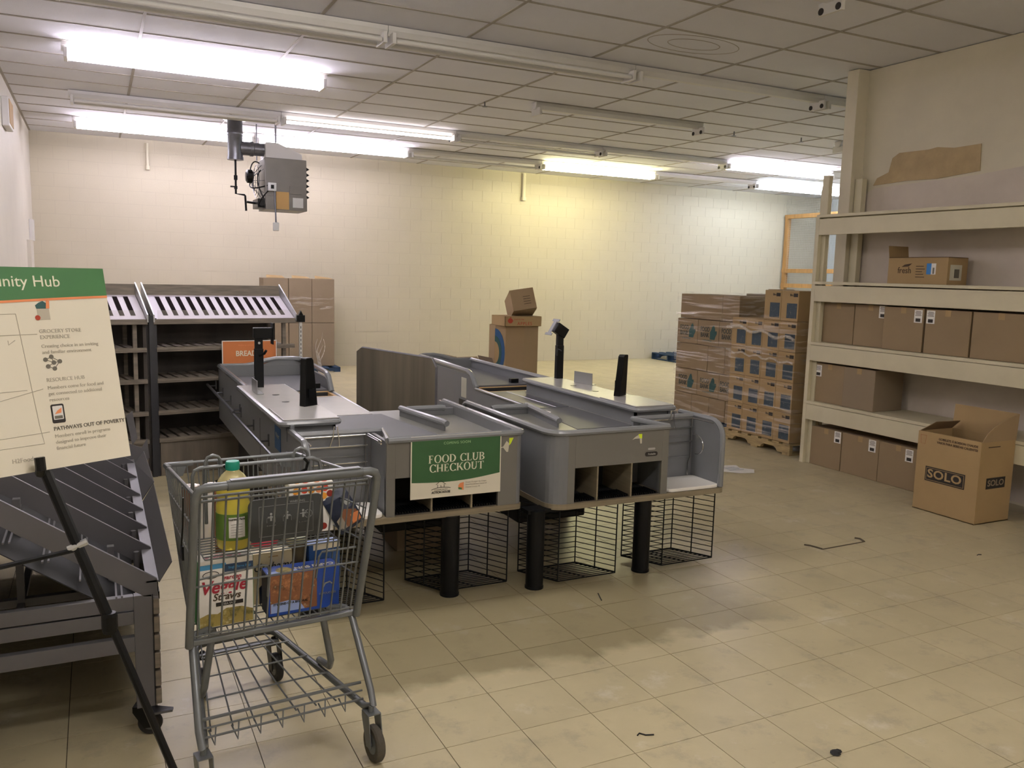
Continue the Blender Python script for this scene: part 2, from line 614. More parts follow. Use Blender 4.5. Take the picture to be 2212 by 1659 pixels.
part('ceiling_grid', g, 'tbar', ceiling)

WS = (4.58, 5.97)
for k_, rad in enumerate((0.42, 0.24)):
    part('water_stain', MB().tube([(WS[0] + rad * math.cos(a_) * 1.05, WS[1] + rad * math.sin(a_) * 0.55, H + 0.0055) for a_ in [2 * PI * q / 36 for q in range(36)]], 0.0035, 4, closed=True), 'tbar', ceiling)

wall_back = structure('wall_back', MB().box(XL - 0.2, XR + 0.2, YB + 0.004, YB + 0.2, 0, H + 0.1), 'mortar')
BW, BH = 0.4064, 0.2032
bk_me = MB().box(0.0024, BW - 0.0024, 0.001, 0.006, 0.0024, BH - 0.0024).mesh('block')
cells = []
for j in range(18):
    off = (j % 2) * BW / 2
    for i in range(-1, 42):
        x0 = XL + i * BW + off - 0.1
        if x0 + BW < XL or x0 > XR:
            continue
        v = inview(x0 + BW / 2, YB, (j + 0.5) * BH)
        cells.append(((v if v else 99) + (0 if j > 2 else 6), x0, j * BH))
cells.sort()
rest = MB()
for k, (d, x0, z0) in enumerate(cells):
    if k < 290:
        link('block', bk_me, 'cblock', wall_back, loc=(x0, YB, z0))
    else:
        rest.box(x0 + 0.0024, x0 + BW - 0.0024, YB + 0.001, YB + 0.006, z0 + 0.0024, z0 + BH - 0.0024)
part('block_field', rest, 'cblock', wall_back, kind='stuff')
structure('wall_left', MB().box(XL - 0.2, XL, YF, YB, 0, H), 'wall')
structure('wall_front', MB().box(XL - 0.2, XR + 0.2, YF - 0.2, YF, 0, H), 'wall_r')
structure('wall_far', MB().box(XR, XR + 0.2, YF, YB, 0, H), 'pale')
structure('trim_2', MB().box(XL, XL + 0.05, 13.3, 13.7, 0, 2.0), 'wall')

# partition wall on the right, with its old paint showing
wr = structure('wall_right', MB().box(6.47, 6.6, YF, 5.84, 0, H), 'wall_r')
lo = MB().prism([(6.466, -3, 2.60), (6.466, 2.8, 2.61), (6.466, 4.2, 2.635), (6.466, 4.62, 2.60), (6.466, 5.65, 2.57), (6.466, 5.75, 2.52), (6.466, 5.75, 0.02), (6.466, -3, 0.02)], (0.006, 0, 0))
part('old_paint', lo, 'wall_old', wr, label='pale grey older paint below the repainted strip')
pp = [(5.66, 2.595), (5.62, 2.66), (5.50, 2.70), (5.47, 2.82), (5.40, 2.86), (5.10, 2.855), (5.02, 2.865), (4.86, 2.84), (4.62, 2.845), (4.61, 2.63), (5.0, 2.60), (5.3, 2.61)]
part('paint_patch', MB().prism([(6.462, y, z) for y, z in pp], (0.006, 0, 0)), 'patch', wr, label='ragged brown unpainted patch')
part('paint_patch', MB().prism([(6.462, y, z) for y, z in [(4.22, 2.66), (4.20, 2.86), (3.9, 2.87), (3.0, 2.85), (3.0, 2.64)]], (0.006, 0, 0)), 'patch', wr)
structure('trim_1', MB().box(6.33, 6.48, 5.80, 5.93, 0, H), 'wall_r', bev=0.004)

# ------------------------------------------------------------------ fluorescent strips
LIT = {'p': 'tube_pink', 'y': 'tube_yel', 'b': 'tube_blue', 'd': 'tube_dim', 'f': 'tube_front', 'o': 'tube_off', None: None}
FW = 2.37


def strip(x0, y, tubes, label, group='ceiling light strips'):
    t = thing('light_strip', label, 'light fixture', (x0, y, H), group=group)
    part('channel', MB().prism([(0, -0.055, 0), (0, -0.055, -0.035), (0, -0.03, -0.075), (0, 0.03, -0.075), (0, 0.055, -0.035), (0, 0.055, 0)], (FW, 0, 0)), 'fix', t)
    for x in (0.02, FW - 0.05):
        s = part('socket', MB().box(x, x + 0.03, -0.105, 0.105, -0.145, -0.06), 'fix', t, bev=0.004)
        for yy, tb in ((-0.075, tubes[0]), (0.075, tubes[1])):
            sx = x + 0.03 if x < 1 else x
            if tb is None:
                part('contact', MB().lathe([(0.024, -0.004), (0.024, 0.004)], (sx, yy, -0.118), 12, 'x'), 'sock', s)
    for yy, tb in ((-0.075, tubes[0]), (0.075, tubes[1])):
        if tb:
            part('tube', MB().lathe([(0.012, 0.055), (0.019, 0.06), (0.019, FW - 0.06), (0.012, FW - 0.055)], (0, yy, -0.118), 10, 'x'), LIT[tb], t, smooth=True)
    return t


YS = {'G': 2.1, 'E': 4.42, 'A': 6.83, 'F': 8.8, 'B': 11.15, 'C': 13.1}
XS = [-0.2 + 2.375 * i for i in range(7)]
strip(XS[0], YS['F'], 'pp', 'lit white light strip hanging alone, nearest lit one in the picture')
strip(XS[0], YS['C'], 'pp', 'lit white light strip by the back wall, at the left wall end of its row')
strip(XS[1], YS['C'], 'pp', 'lit white light strip by the back wall, above and just behind the unit heater')
strip(XS[2], YS['C'], (None, 'o'), 'dark light strip by the back wall, between the heater light and the yellowish lit one')
strip(XS[3], YS['C'], 'yy', 'lit yellowish light strip by the back wall, over the middle of the wall')
strip(XS[4], YS['C'], (None, None), 'dark light strip by the back wall, right of the yellowish lit one')
strip(XS[5], YS['C'], 'bb', 'lit bluish light strip by the back wall, right end near the wooden cage')
strip(XS[0], YS['B'], 'oo', 'light strip with two unlit tubes in front of the unit heater flue')
strip(XS[1], YS['B'], ('d', None), 'light strip with a single lit tube, right of the heater flue')
strip(XS[2], YS['B'], (None, 'o'), 'dark light strip just past the single lit tube, before the next empty one')
strip(XS[3], YS['B'], (None, None), 'empty light strip without tubes leading up to the lit pinkish one at the right')
strip(XS[4], YS['B'], 'pp', 'lit pinkish light strip beside the partition wall end, second row from back')
strip(XS[2], YS['F'], (None, None), 'short unlit light strip hanging alone in mid ceiling, no tubes in it')
strip(XS[4], YS['F'], (None, None), 'dark light strip end seen just left of the partition wall end')
strip(XS[5], YS['A'], 'bb', 'unseen lit daylight strip added behind the partition wall to brighten the far wall', group='strips out of the picture')  # added lamp, out of sight, to spill bluish light on the far wall
strip(XS[5], YS['F'], 'bb', 'unseen lit daylight strip added at the far right, behind the partition wall', group='strips out of the picture')  # second added lamp for the far wall, also unseen
strip(XS[0], YS['A'], 'oo', 'nearest long row of strips: unlit strip running out of the top edge')
strip(XS[1], YS['A'], 'oo', 'nearest long row of strips: middle strip with two unlit tubes')
strip(XS[2], YS['A'], (None, None), 'nearest long row of strips: strip without tubes reaching the partition wall')
strip(XS[3], YS['A'], (None, None), 'nearest long row of strips: last strip vanishing behind the partition wall')
strip(XS[1] + 0.01, YS['E'], (None, None), 'light strip end with two empty black sockets at the top right')
strip(XS[0], YS['E'], 'ff', 'lit light strip just above the top edge of the picture, nearest row', group='strips out of the picture')
strip(XS[0] + 0.2, 0.5, 'ff', 'lit light strip over the spot where the photographer stands', group='strips out of the picture')
strip(XS[1] + 1.0, -2.0, 'ff', 'unseen lit light strip added behind the photographer', group='strips out of the picture')  # added lamp, unseen, to lift the light on the foreground
for (x, y, lb) in ((4.07, 9.1, 'between the long near row of strips and the short unlit strip'), (7.65, 9.02, 'right of the short unlit strip, the left one of two'), (8.70, 8.88, 'closest to the partition wall end, the right one of two')):
    t = thing('ceiling_sprinkler', 'tiny sprinkler head ' + lb, 'sprinkler', (x, y, H), group='sprinkler heads')
    part('stem', MB().tube([(0, 0, 0.005), (0, 0, -0.05)], 0.009), 'steel', t)
    part('deflector', MB().lathe([(0.03, -0.055), (0.03, -0.05)], (0, 0, 0), 10), 'steel', t)
# ------------------------------------------------------------------ unit heater
t = thing('unit_heater', 'grey gas unit heater with black flue pipe hanging from the ceiling', 'heater', (2.35, 12.0, 2.5))
part('casing', MB().box(-0.27, 0.28, -0.25, 0.3, 0.04, 0.66), 'heater', t, bev=0.01)
part('lower_panel', MB().box(-0.265, 0.285, -0.255, 0.3, -0.02, 0.16), 'heater', t, bev=0.004)
part('draft_hood', MB().prism([(-0.24, -0.15, 0.66), (-0.24, -0.15, 0.87), (-0.08, -0.15, 0.87), (0.24, -0.15, 0.74), (0.24, -0.15, 0.66)], (0, 0.4, 0)), 'heaterw', t)
for i in range(6):
    z = 0.14 + i * 0.075
    part('louver', MB().prism([(0.28, -0.2, z), (0.33, -0.2, z + 0.03), (0.28, -0.2, z + 0.06)], (0, 0.45, 0)), 'black', t)
fl = part('flue', MB().lathe([(0.105, 0.62), (0.105, 0.66), (0.098, 0.66), (0.098, 0.93), (0.105, 0.94), (0.105, 0.98), (0.098, 0.99), (0.098, H - 2.5 + 0.01)], (-0.61, 0, 0), 20), 'steel', t, smooth=True)
part('flue_elbow', MB().lathe([(0.09, -0.55), (0.09, -0.42), (0.098, -0.42), (0.098, -0.38), (0.085, -0.37), (0.085, -0.22)], (0, 0, 0.78), 18, 'x'), 'steel', t, smooth=True)
part('gas_pipe', MB().tube([(-0.61, 0, 0.62), (-0.61, 0, 0.18), (-0.50, 0, 0.17), (-0.49, 0, 0.16), (-0.48, 0, -0.04)], 0.014, 8).tube([(-0.47, 0, 0.08), (-0.26, 0, 0.06)], 0.016, 8)
     .lathe([(0.024, 0.36), (0.024, 0.42)], (-0.61, 0, 0), 10).lathe([(0.022, 0.24), (0.022, 0.28)], (-0.61, 0, 0), 10).box(-0.68, -0.6, -0.01, 0.01, 0.26, 0.28), 'black', t)
part('fan_motor', MB().lathe([(0.06, -0.48), (0.09, -0.46), (0.09, -0.40), (0.05, -0.38)], (0, 0, 0.42), 16, 'x'), 'blackp', t)
gd = MB()
for r_ in (0.08, 0.13, 0.18, 0.22):
    gd.tube([(-0.34 - (0.22 - r_) * 0.35, 0.02 + r_ * math.cos(a), 0.36 + r_ * math.sin(a)) for a in [2 * PI * k / 20 for k in range(20)]], 0.004, 4, closed=True)
for k in range(8):
    a = PI * k / 4
    gd.tube([(-0.39, 0.02 + 0.08 * math.cos(a), 0.36 + 0.08 * math.sin(a)), (-0.27, 0.02 + 0.22 * math.cos(a), 0.36 + 0.22 * math.sin(a))], 0.004, 4)
part('fan_guard', gd, 'steel', t)
cb = MB()
for (a, b, c) in (((-0.42, 0, 0.34), (-0.5, -0.1, 0.2), (-0.22, -0.26, 0.3)), ((-0.3, -0.1, 0.5), (-0.42, -0.15, 0.4), (-0.27, -0.2, 0.1)), ((-0.28, -0.2, 0.02), (-0.45, -0.2, -0.02), (-0.2, -0.26, 0.26)), ((-0.3, 0.0, 0.6), (-0.4, -0.05, 0.66), (-0.42, 0, 0.5))):
    a, b, c = map(Vector, (a, b, c))
    cb.tube([(1 - s) ** 2 * a + 2 * s * (1 - s) * b + s * s * c for s in [i / 8 for i in range(9)]], 0.009, 5)
part('cable', cb, 'black', t)
part('burner_box', MB().box(-0.36, -0.26, -0.2, 0.2, 0.0, 0.12), 'blackp', t)
sw = part('junction_box', MB().box(-0.24, -0.13, -0.3, -0.25, 0.22, 0.33), 'alum', t, bev=0.006)
part('switch', MB().box(-0.205, -0.165, -0.305, -0.30, 0.25, 0.30), 'black', sw)
part('access_door', MB().box(0.05, 0.21, -0.262, -0.255, 0.2, 0.3), 'heater', t, bev=0.002)
part('paper_tag', MB().box(-0.13, 0.04, -0.262, -0.256, -0.01, 0.22), 'tan', t)
lb = part('rating_label', MB().box(0.09, 0.23, -0.262, -0.256, 0.02, 0.15), 'alum', t)
part('conduit', MB().tube([(-0.15, -0.28, 0.22), (-0.14, -0.28, -0.19)], 0.011, 8), 'steel', t)
part('outlet_box', MB().box(-0.175, -0.105, -0.31, -0.25, -0.30, -0.19), 'alum', t, bev=0.005)
part('hanger_rod', MB().tube([(-0.1, -0.1, 0.66), (-0.1, -0.1, H - 2.5)], 0.012, 8).tube([(-0.3, 0.2, 0.66), (-0.3, 0.2, H - 2.5)], 0.008, 6).lathe([(0.03, 0.84), (0.03, 0.87)], (-0.1, -0.1, 0), 8), 'steel', t)
part('ceiling_collar', MB().lathe([(0.15, H - 2.5 - 0.012), (0.15, H - 2.5)], (-0.61, 0, 0), 20), 'steel', t)
for (x, z0, z1, r_) in ((0.81, 3.22, 3.6, 0.02), (7.46, 3.15, 3.63, 0.035)):
    t = thing('wall_pipe', 'short painted pipe stub on the back wall ' + ('at the left, under the first lit strip' if x < 2 else 'left of the yellowish lit strip'), 'pipe', (x, YB - 0.04, z0))
    part('pipe', MB().lathe([(r_, 0), (r_, z1 - z0)], (0, 0, 0), 12), 'palepipe', t)
    part('end_cap', MB().lathe([(r_ + 0.012, -0.03), (r_ + 0.012, 0.03)], (0, 0, 0), 12), 'palepipe', t)
t = thing('junction_box', 'small white utility box on the left wall near the back corner', 'box', (XL, 14.0, 2.0))
part('body', MB().box(0, 0.06, -0.1, 0.1, 0, 0.3), 'fix', t, bev=0.006)
t = thing('exit_sign', 'small orange and white sign box high on the left wall', 'sign', (XL, 10.7, 3.1))
part('housing', MB().box(0, 0.07, -0.25, 0.25, 0, 0.3), 'fix', t, bev=0.01)
part('face', MB().box(0.07, 0.075, -0.23, 0.23, 0.03, 0.28), 'tan', t)

# ------------------------------------------------------------------ wooden cage at the far right
t = thing('wooden_cage', 'new lumber frame covered in wire mesh at the far right end of the room', 'cage', (14.15, 0, 0))
for y in (14.7, 13.62, 12.55, 11.4):
    part('stud', MB().box(-0.02, 0.07, y - 0.045, y + 0.045, 0, 3.2), 'lumber', t)
for z in (3.16, 1.95, 1.62, 0.05):
    part('rail', MB().box(-0.03, 0.06, 11.3, 14.75, z - 0.045, z + 0.045), 'lumber', t)
wm = MB()
for i in range(70):
    y = 11.3 + i * 0.05
    wm.box(0.02, 0.0215, y, y + 0.0015, 0, 3.6)
for i in range(72):
    wm.box(0.02, 0.0225, 11.3, 14.78, i * 0.05, i * 0.05 + 0.0015)
part('wire_mesh', wm, 'fix', t, kind='stuff')


# ------------------------------------------------------------------ checkout counters
def arc(cx, cy, r, a0, a1, n=6):
    return [(cx + r * math.cos(R(a0 + (a1 - a0) * i / n)), cy + r * math.sin(R(a0 + (a1 - a0) * i / n))) for i in range(n + 1)]


def counter(s, x0, yf, uo, led0, led1, led_v0, corner, label, legs, VE=3.47, zr=0.885):
    """u runs from the bagging end's outer side towards the cashier side, v from the front face into the room; s mirrors u"""
    t = thing('checkout_counter', label, 'checkout counter', (x0, yf, 0), group='checkout counters')

    def bx(mb, u0, u1, v0, v1, z0, z1):
        a, b = sorted((s * u0, s * u1))
        return mb.box(a, b, v0, v1, z0, z1)

    def P3(pts, z):
        return [(s * u, v, z) for u, v in pts]

    def T3(mb, pts, r, n=8):
        return mb.tube([(s * u, v, z) for u, v, z in pts], r, n)
    UL, UR = 0.49, uo                    # main body
    c = corner
    # --- bagging box shell: outer side, rounded corner, front with an opening, inner side
    outer = [(0, 1.22), (0, c)] + arc(c, c, c, 180, 270, 6)[1:]
    sh = MB()
    k = len(outer)
    for i in range(k - 1):
        (u0, v0), (u1, v1) = outer[i], outer[i + 1]
        d = Vector((u1 - u0, v1 - v0)).normalized()
        n_ = Vector((-d.y, d.x)) * 0.018
        sh.prism([(s * u0, v0, 0.462), (s * u1, v1, 0.462), (s * (u1 + n_.x), v1 + n_.y, 0.462), (s * (u0 + n_.x), v0 + n_.y, 0.462)], (0, 0, 0.393))
    part('side_panel', sh, 'grey', t, smooth=True)
    fr = MB()
    bx(fr, c, 0.145, 0, 0.018, 0.462, 0.855)
    bx(fr, 0.145, 0.72, 0, 0.018, 0.66, 0.855)
    bx(fr, 0.72, 0.765, 0, 0.018, 0.462, 0.66)
    bx(fr, 0.72, 0.765, 0, 0.018, 0.66, 0.855)
    part('front_panel', fr, 'grey_front', t, bev=0.001)
    cu = MB()
    bx(cu, 0.13, 0.72, 0.30, 0.31, 0.462, 0.67)
    bx(cu, 0.13, 0.145, 0.018, 0.30, 0.462, 0.67)
    bx(cu, 0.145, 0.72, 0.018, 0.30, 0.66, 0.67)
    bx(cu, 0.145, 0.72, 0.018, 0.30, 0.462, 0.466)
    part('cubby', cu, 'dark', t)
    for u in (0.295, 0.52):
        part('divider', bx(MB(), u - 0.005, u + 0.005, 0.006, 0.30, 0.466, 0.66), 'ply', t)
    tr = MB()
    for i in range(38):
        bx(tr, 0.15 + i * 0.0148, 0.157 + i * 0.0148, 0.02, 0.14, 0.466, 0.478)
    part('ribbed_liner', tr, 'black', t)
    part('inner_side_panel', bx(bx(MB(), 0.747, 0.765, 0.018, 0.27, 0.462, 0.85), 0.72, 0.765, 0.016, 0.03, 0.462, 0.66), 'grey', t)
    wl = MB()
    bx(wl, 0.70, uo if uo > 1.1 else 1.15, 0.27, 0.29, 0.47, 0.85)
    for z in (0.60, 0.73):
        bx(wl, 0.77, 1.14, 0.262, 0.27, z, z + 0.008)
    part('rack_back_panel', wl, 'grey', t)
    # end panel of the bagging rack with a rounded upper front corner
    prof = [(0.42, 0.47), (0.42, 0.86)] + [(0.10 + 0.10 * math.cos(R(a)), 0.76 + 0.10 * math.sin(R(a))) for a in range(90, 181, 15)] + [(0.0, 0.47)]
    prof = [(v if i < 2 else v, z) for i, (v, z) in enumerate(prof)]
    part('end_panel', MB().prism([(s * 1.146, v, z) for v, z in prof], (s * 0.022, 0, 0)), 'grey', t, smooth=True)
    part('end_bumper', T3(MB(), [(1.157, v, z) for v, z in prof[1:]], 0.017), 'bull', t, smooth=True)
    # tray under the whole front
    out = [(0.0, 1.22), (0.0, c)] + arc(c, c, c, 180, 270, 6)[1:] + arc(1.14, 0.03, 0.04, 270, 360, 4) + [(1.18, 1.22)]
    part('base_tray', MB().prism([(s * (u - (0.004 if u < 0.6 else -0.004)), v - (0.006 if v < 0.2 else 0), 0.434) for u, v in out], (0, 0, 0.03)), 'ply', t)
    part('bag_board', MB().prism([(s * (u + 0.965), v + 0.125, 0.465) for u, v in rr(0.375, 0.255, 0.035)], (0, 0, 0.02)), 'white', t, bev=0.004)
    # deck
    dk = MB().prism(P3([(0.015, 1.22), (0.015, c + 0.02)] + [(u + 0.01, v + 0.01) for u, v in arc(c, c, c - 0.01, 180, 270, 4)] + [(0.75, 0.02), (0.70, 0.28), (1.14, 0.28), (1.14, 1.95), (UL, 1.95), (UL, 1.22)], 0.785), (0, 0, 0.015))
    part('deck', dk, 'deckm', t)
    part('scanner_belt', MB().prism(P3([(0.36, 0.35), (led0 - 0.01, 0.35), (led0 - 0.01, 1.1), (0.45, 1.1)], 0.80), (0, 0, 0.003)), 'belt', t)
    part('metal_plate', bx(MB(), UL + 0.01, led0 - 0.02, 1.12, 1.90, 0.80, 0.803), 'grey_lt' if s < 0 else 'steel', t)
    part('deck_seam', T3(MB(), [(led0 - 0.12, 1.12, 0.804), (led0 - 0.12, 1.9, 0.804)], 0.002, 4), 'alum', t)
    # bumpers round the bagging end
    rim = [(u, v, 0.857) for u, v in outer] + [(0.76, 0, 0.857)]
    rim[0] = (0, 1.16, 0.857)
    rim = [(0.0, 1.22, 0.80), (0.0, 1.21, 0.835)] + rim
    part('bumper', T3(MB(), rim, 0.017), 'bull', t, smooth=True)
    part('bumper', T3(MB(), [(0.757, 0.0, 0.857), (0.70, 0.28, 0.857), (1.15, 0.28, 0.857)], 0.017), 'bull', t, smooth=True)
    part('divider_rail', T3(MB(), [(0.275, 0.42, 0.845), (0.28, 0.45, 0.85), (0.355, 1.0, 0.85)], 0.018), 'bull', t, smooth=True)
    part('divider_board', MB().prism([(s * 0.275, 0.44, 0.80), (s * 0.352, 1.0, 0.80), (s * 0.352, 1.0, 0.845), (s * 0.275, 0.44, 0.845)], (s * 0.01, 0, 0)), 'grey', t)
    part('cross_bumper', T3(MB(), [(0.08, 0.95, 0.845), (0.10, 0.95, 0.85), (0.335, 0.95, 0.85)], 0.018), 'bull', t, smooth=True)
    part('cross_board', bx(MB(), 0.02, 0.34, 0.948, 0.962, 0.80, 0.845), 'grey', t)
    # raised ledge
    lw = led1 - led0
    lp = [(led0, 1.85), (led0, led_v0 + 0.03)] + arc(led0 + 0.03, led_v0 + 0.03, 0.03, 180, 270, 3)[1:] + arc(led1 - 0.03, led_v0 + 0.03, 0.03, 270, 360, 3) + [(led1, 1.85)]
    part('ledge', MB().prism(P3(lp, 0.885), (0, 0, 0.028)), 'grey_lt', t, bev=0.005)
    part('ledge_bumper', T3(MB(), [(u, v, 0.897) for u, v in lp], 0.016), 'bull', t, smooth=True)
    part('check_stand', bx(MB(), led0 + 0.0, led1 - 0.01, led_v0 + 0.005, led_v0 + 0.42, 0.913, 0.921), 'grey_lt', t, bev=0.003)
    part('ledge_wall', bx(bx(MB(), led0 + 0.015, led0 + 0.03, led_v0 + 0.03, 1.83, 0.80, 0.885), led0 + 0.015, led1 - 0.03, led_v0 + 0.03, led_v0 + 0.045, 0.80, 0.885), 'grey', t)
    for v in (1.05, 1.35):
        part('cable_grommet', MB().lathe([(0.022, 0.9125), (0.022, 0.9145)], (s * (led0 + lw * 0.5), v, 0), 14), 'blackp', t)
    # cashier side panel, conveyor end
    cs = MB()
    bx(cs, uo - 0.02, uo, 0.36, VE, 0.47, zr)
    bx(cs, UL, uo, VE - 0.02, VE, 0.47, zr)
    part('cashier_side_panel', cs, 'grey', t)
    ci = MB()
    ci.prism([(s * UL, 1.3, 0.12), (s * UL, VE, 0.12), (s * UL, VE, 0.895), (s * UL, 2.32, 0.895), (s * UL, 2.24, 0.88), (s * UL, 2.15, 0.80), (s * UL, 1.3, 0.79)], (s * 0.02, 0, 0))
    part('customer_side_panel', ci, 'grey', t)
    part('end_wall', bx(bx(MB(), UL + 0.02, uo - 0.02, 2.14, 2.16, 0.5, 0.80), UL + 0.02, uo, 1.26, 1.28, 0.47, 0.785), 'dark', t)
    part('deck_trim', T3(MB(), [(UL, 1.22, 0.792), (UL, 2.14, 0.802)], 0.009, 6), 'alum', t)
    part('conveyor_belt', bx(MB(), UL + 0.03, uo - 0.03, 2.20, VE - 0.06, 0.80, 0.815), 'belt', t)
    part('conveyor_bed', bx(MB(), UL + 0.02, uo - 0.02, 2.18, VE - 0.02, 0.74, 0.80), 'grey', t)
    gp = MB()
    bx(gp, UL + 0.02, uo - 0.02, 1.95, 1.97, 0.74, 0.80)
    bx(gp, UL + 0.02, uo - 0.02, 2.16, 2.18, 0.74, 0.805)
    bx(gp, UL + 0.02, UL + 0.04, 1.97, 2.16, 0.74, 0.80)
    part('scanner_well', gp, 'rawwood', t)
    part('well_floor', bx(MB(), UL + 0.02, uo - 0.02, 1.95, 2.18, 0.73, 0.74), 'ply', t)
    # rim round the conveyor end: low on the cashier half, a raised bump and rail on the customer side
    rm = [(uo - 0.01, 1.85, zr), (uo - 0.01, VE, zr), ((UL + uo) / 2 + 0.12, VE, zr), ((UL + uo) / 2 + 0.05, VE, zr + 0.012), ((UL + uo) / 2 - 0.04, VE, zr + 0.04), ((UL + uo) / 2 - 0.12, VE, zr + 0.052),
          (UL + 0.07, VE, zr + 0.052), (UL + 0.01, VE - 0.04, zr + 0.05), (UL + 0.01, 2.9, zr + 0.045), (UL + 0.01, 2.32, zr + 0.035), (UL + 0.01, 2.24, zr + 0.015), (UL + 0.01, 2.14, 0.805)]
    part('conveyor_bumper', T3(MB(), rm, 0.02), 'bull', t, smooth=True)
    part('rim_board', MB().prism([(s * (UL + 0.005), VE - 0.012, 0.86), (s * (UL + 0.005), VE - 0.012, zr + 0.045), (s * ((UL + uo) / 2 - 0.12), VE - 0.012, zr + 0.045), (s * ((UL + uo) / 2 + 0.1), VE - 0.012, 0.862)], (0, 0.012, 0)), 'grey', t)
    part('belt_sensor', bx(MB(), uo - 0.17 if s > 0 else UL + 0.06, uo - 0.10 if s > 0 else UL + 0.13, 2.28, 2.33, 0.815, 0.85), 'blackp', t, bev=0.004)
    # pedestals, legs, machinery
    ml = MB()
    bx(ml, 0.06, 0.62, 0.5, 1.15, 0.33, 0.434)
    part('tray_support', ml, 'black', t)
    part('drive_housing', bx(MB(), 0.12, 0.60, 0.62, 1.1, 0.18, 0.40), 'dark', t, bev=0.01)
    part('pedestal', bx(MB(), UL + 0.06, uo - 0.12, 1.35, VE - 0.2, 0.0, 0.47), 'dark', t)
    for (u, v) in legs:
        part('leg', MB().lathe([(0.052, 0.0), (0.052, 0.012), (0.049, 0.014), (0.049, 0.436)], (s * u, v, 0), 20), 'black', t, smooth=True)
    # black wire bag baskets hanging under the tray
    for (ua, ub) in ((0.07, 0.445), (0.77, 1.14)):
        w = MB()
        sk = -0.13 * s
        A, B = (ua, 0.02), (ub, 0.02)
        D, Cc = (ua + sk, 0.25), (ub + sk, 0.25)
        q = [A, B, Cc, D]
        for i in range(4):
            p0, p1 = q[i], q[(i + 1) % 4]
            if i == 0:
                continue
            for k in range(14):
                z = 0.03 + k * 0.031
                T3(w, [(*p0, z), (*p1, z)], 0.0025, 4)
        for (u, v) in q + [((B[0] + Cc[0]) / 2, 0.135), ((A[0] + D[0]) / 2, 0.135)]:
            T3(w, [(u, v, 0.025), (u, v, 0.44)], 0.004, 5)
        for k in range(10):
            f_ = k / 9
            T3(w, [(A[0] + (D[0] - A[0]) * f_, 0.02 + 0.23 * f_, 0.025), (B[0] + (Cc[0] - B[0]) * f_, 0.02 + 0.23 * f_, 0.025)], 0.003, 4)
        T3(w, [((A[0] + B[0]) / 2, 0.02, 0.022), ((D[0] + Cc[0]) / 2, 0.25, 0.022)], 0.003, 4)
        T3(w, [(*A, 0.025), (*B, 0.025), (*Cc, 0.025), (*D, 0.025), (*A, 0.025)], 0.004, 5)
        part('wire_basket', w, 'black', t)
    # chrome bag holder over the white board
    w = MB()
    for z, v1 in ((0.845, 0.06), (0.79, 0.25), (0.70, 0.25)):
        T3(w, [(0.79, v1, z), (0.80, 0.25, z), (1.12, 0.25, z), (1.13, v1 + 0.0, z)], 0.004, 6)
    for u in (0.80, 1.12):
        T3(w, [(u, 0.252, 0.845), (u, 0.252, 0.60), (u - 0.015, 0.25, 0.57), (u - 0.015, 0.25, 0.49)], 0.004, 6)
    T3(w, [(0.94, 0.25, 0.79), (0.945, 0.24, 0.845), (0.955, 0.235, 0.90), (0.97, 0.235, 0.90), (0.975, 0.24, 0.845), (0.99, 0.25, 0.79)], 0.0035, 6)
    T3(w, [(1.12, 0.23, 0.75)] + [(1.12, 0.20 - 0.07 * math.sin(R(a)), 0.69 + 0.06 * math.cos(R(a))) for a in range(0, 181, 20)], 0.0035, 6)
    for z in (0.838, 0.852):
        T3(w, [(0.79, 0.25, z), (0.785, 0.03, z)], 0.0045, 6)
    part('bag_holder', w, 'chrome', t, smooth=True)
    # scraps of torn tape on the front
    tp = part('tape_scrap', MB().prism([(s * u, -0.0015, z) for u, z in ([(0.06, 0.83), (0.085, 0.83), (0.085, 0.79), (0.075, 0.80)] if s < 0 else [(0.55, 0.825), (0.575, 0.825), (0.575, 0.80), (0.56, 0.80)])], (0, 0.001, 0)), 'tape', t)
    part('tape_scrap', MB().prism([(s * u, -0.001, z) for u, z in ([(0.085, 0.80), (0.10, 0.815), (0.11, 0.80), (0.12, 0.785), (0.165, 0.775), (0.12, 0.78), (0.10, 0.755), (0.09, 0.755)] if s < 0 else [(0.56, 0.825), (0.53, 0.81), (0.51, 0.795), (0.53, 0.80), (0.56, 0.80), (0.565, 0.77), (0.575, 0.77), (0.575, 0.80)])], (0, 0.0008, 0)), 'tapew', t)
    return t


cl = counter(-1, 2.045, 3.97, 1.165, 0.90, 1.205, 0.39, 0.035, 'grey checkout counter nearer the shopping cart, with the green sign on its front', [(0.407, 0.02), (1.142, 0.02)], 3.2, 0.895)
cr = counter(1, 2.165, 3.86, 1.04, 0.765, 1.06, 0.34, 0.10, 'grey checkout counter nearer the white shelving, front face without a sign', [(-0.06, 0.05), (0.64, 0.05)])
part('tray_bracket', MB().box(-0.12, 0.1, 0.03, 0.12, 0.42, 0.44), 'black', cr)
# maker's plates on the right counter's front
part('oval_badge', MB().prism([(0.645 + u, -0.0015, 0.705 + v) for u, v in rr(0.085, 0.026, 0.0125)], (0, 0.002, 0)), 'ink', cr)
text(cr, 'Reliable', 0.017, (0.645, -0.003, 0.705), 'S', 'alum', shear=0.2)
part('lock_slot', MB().prism([(0.645 + u, -0.0015, 0.735 + v) for u, v in rr(0.05, 0.012, 0.0055)], (0, 0.002, 0)), 'alum', cr)
# stickers and openings on the side panel of the right counter
part('notice_label', MB().box(0.487, 0.49, 2.32, 2.42, 0.70, 0.86), 'tapew', cr)
part('outlet', MB().box(0.484, 0.49, 2.34, 2.46, 0.62, 0.68), 'blackp', cr, bev=0.002)
part('outlet', MB().box(0.484, 0.49, 2.72, 2.82, 0.50, 0.62), 'dark', cr)
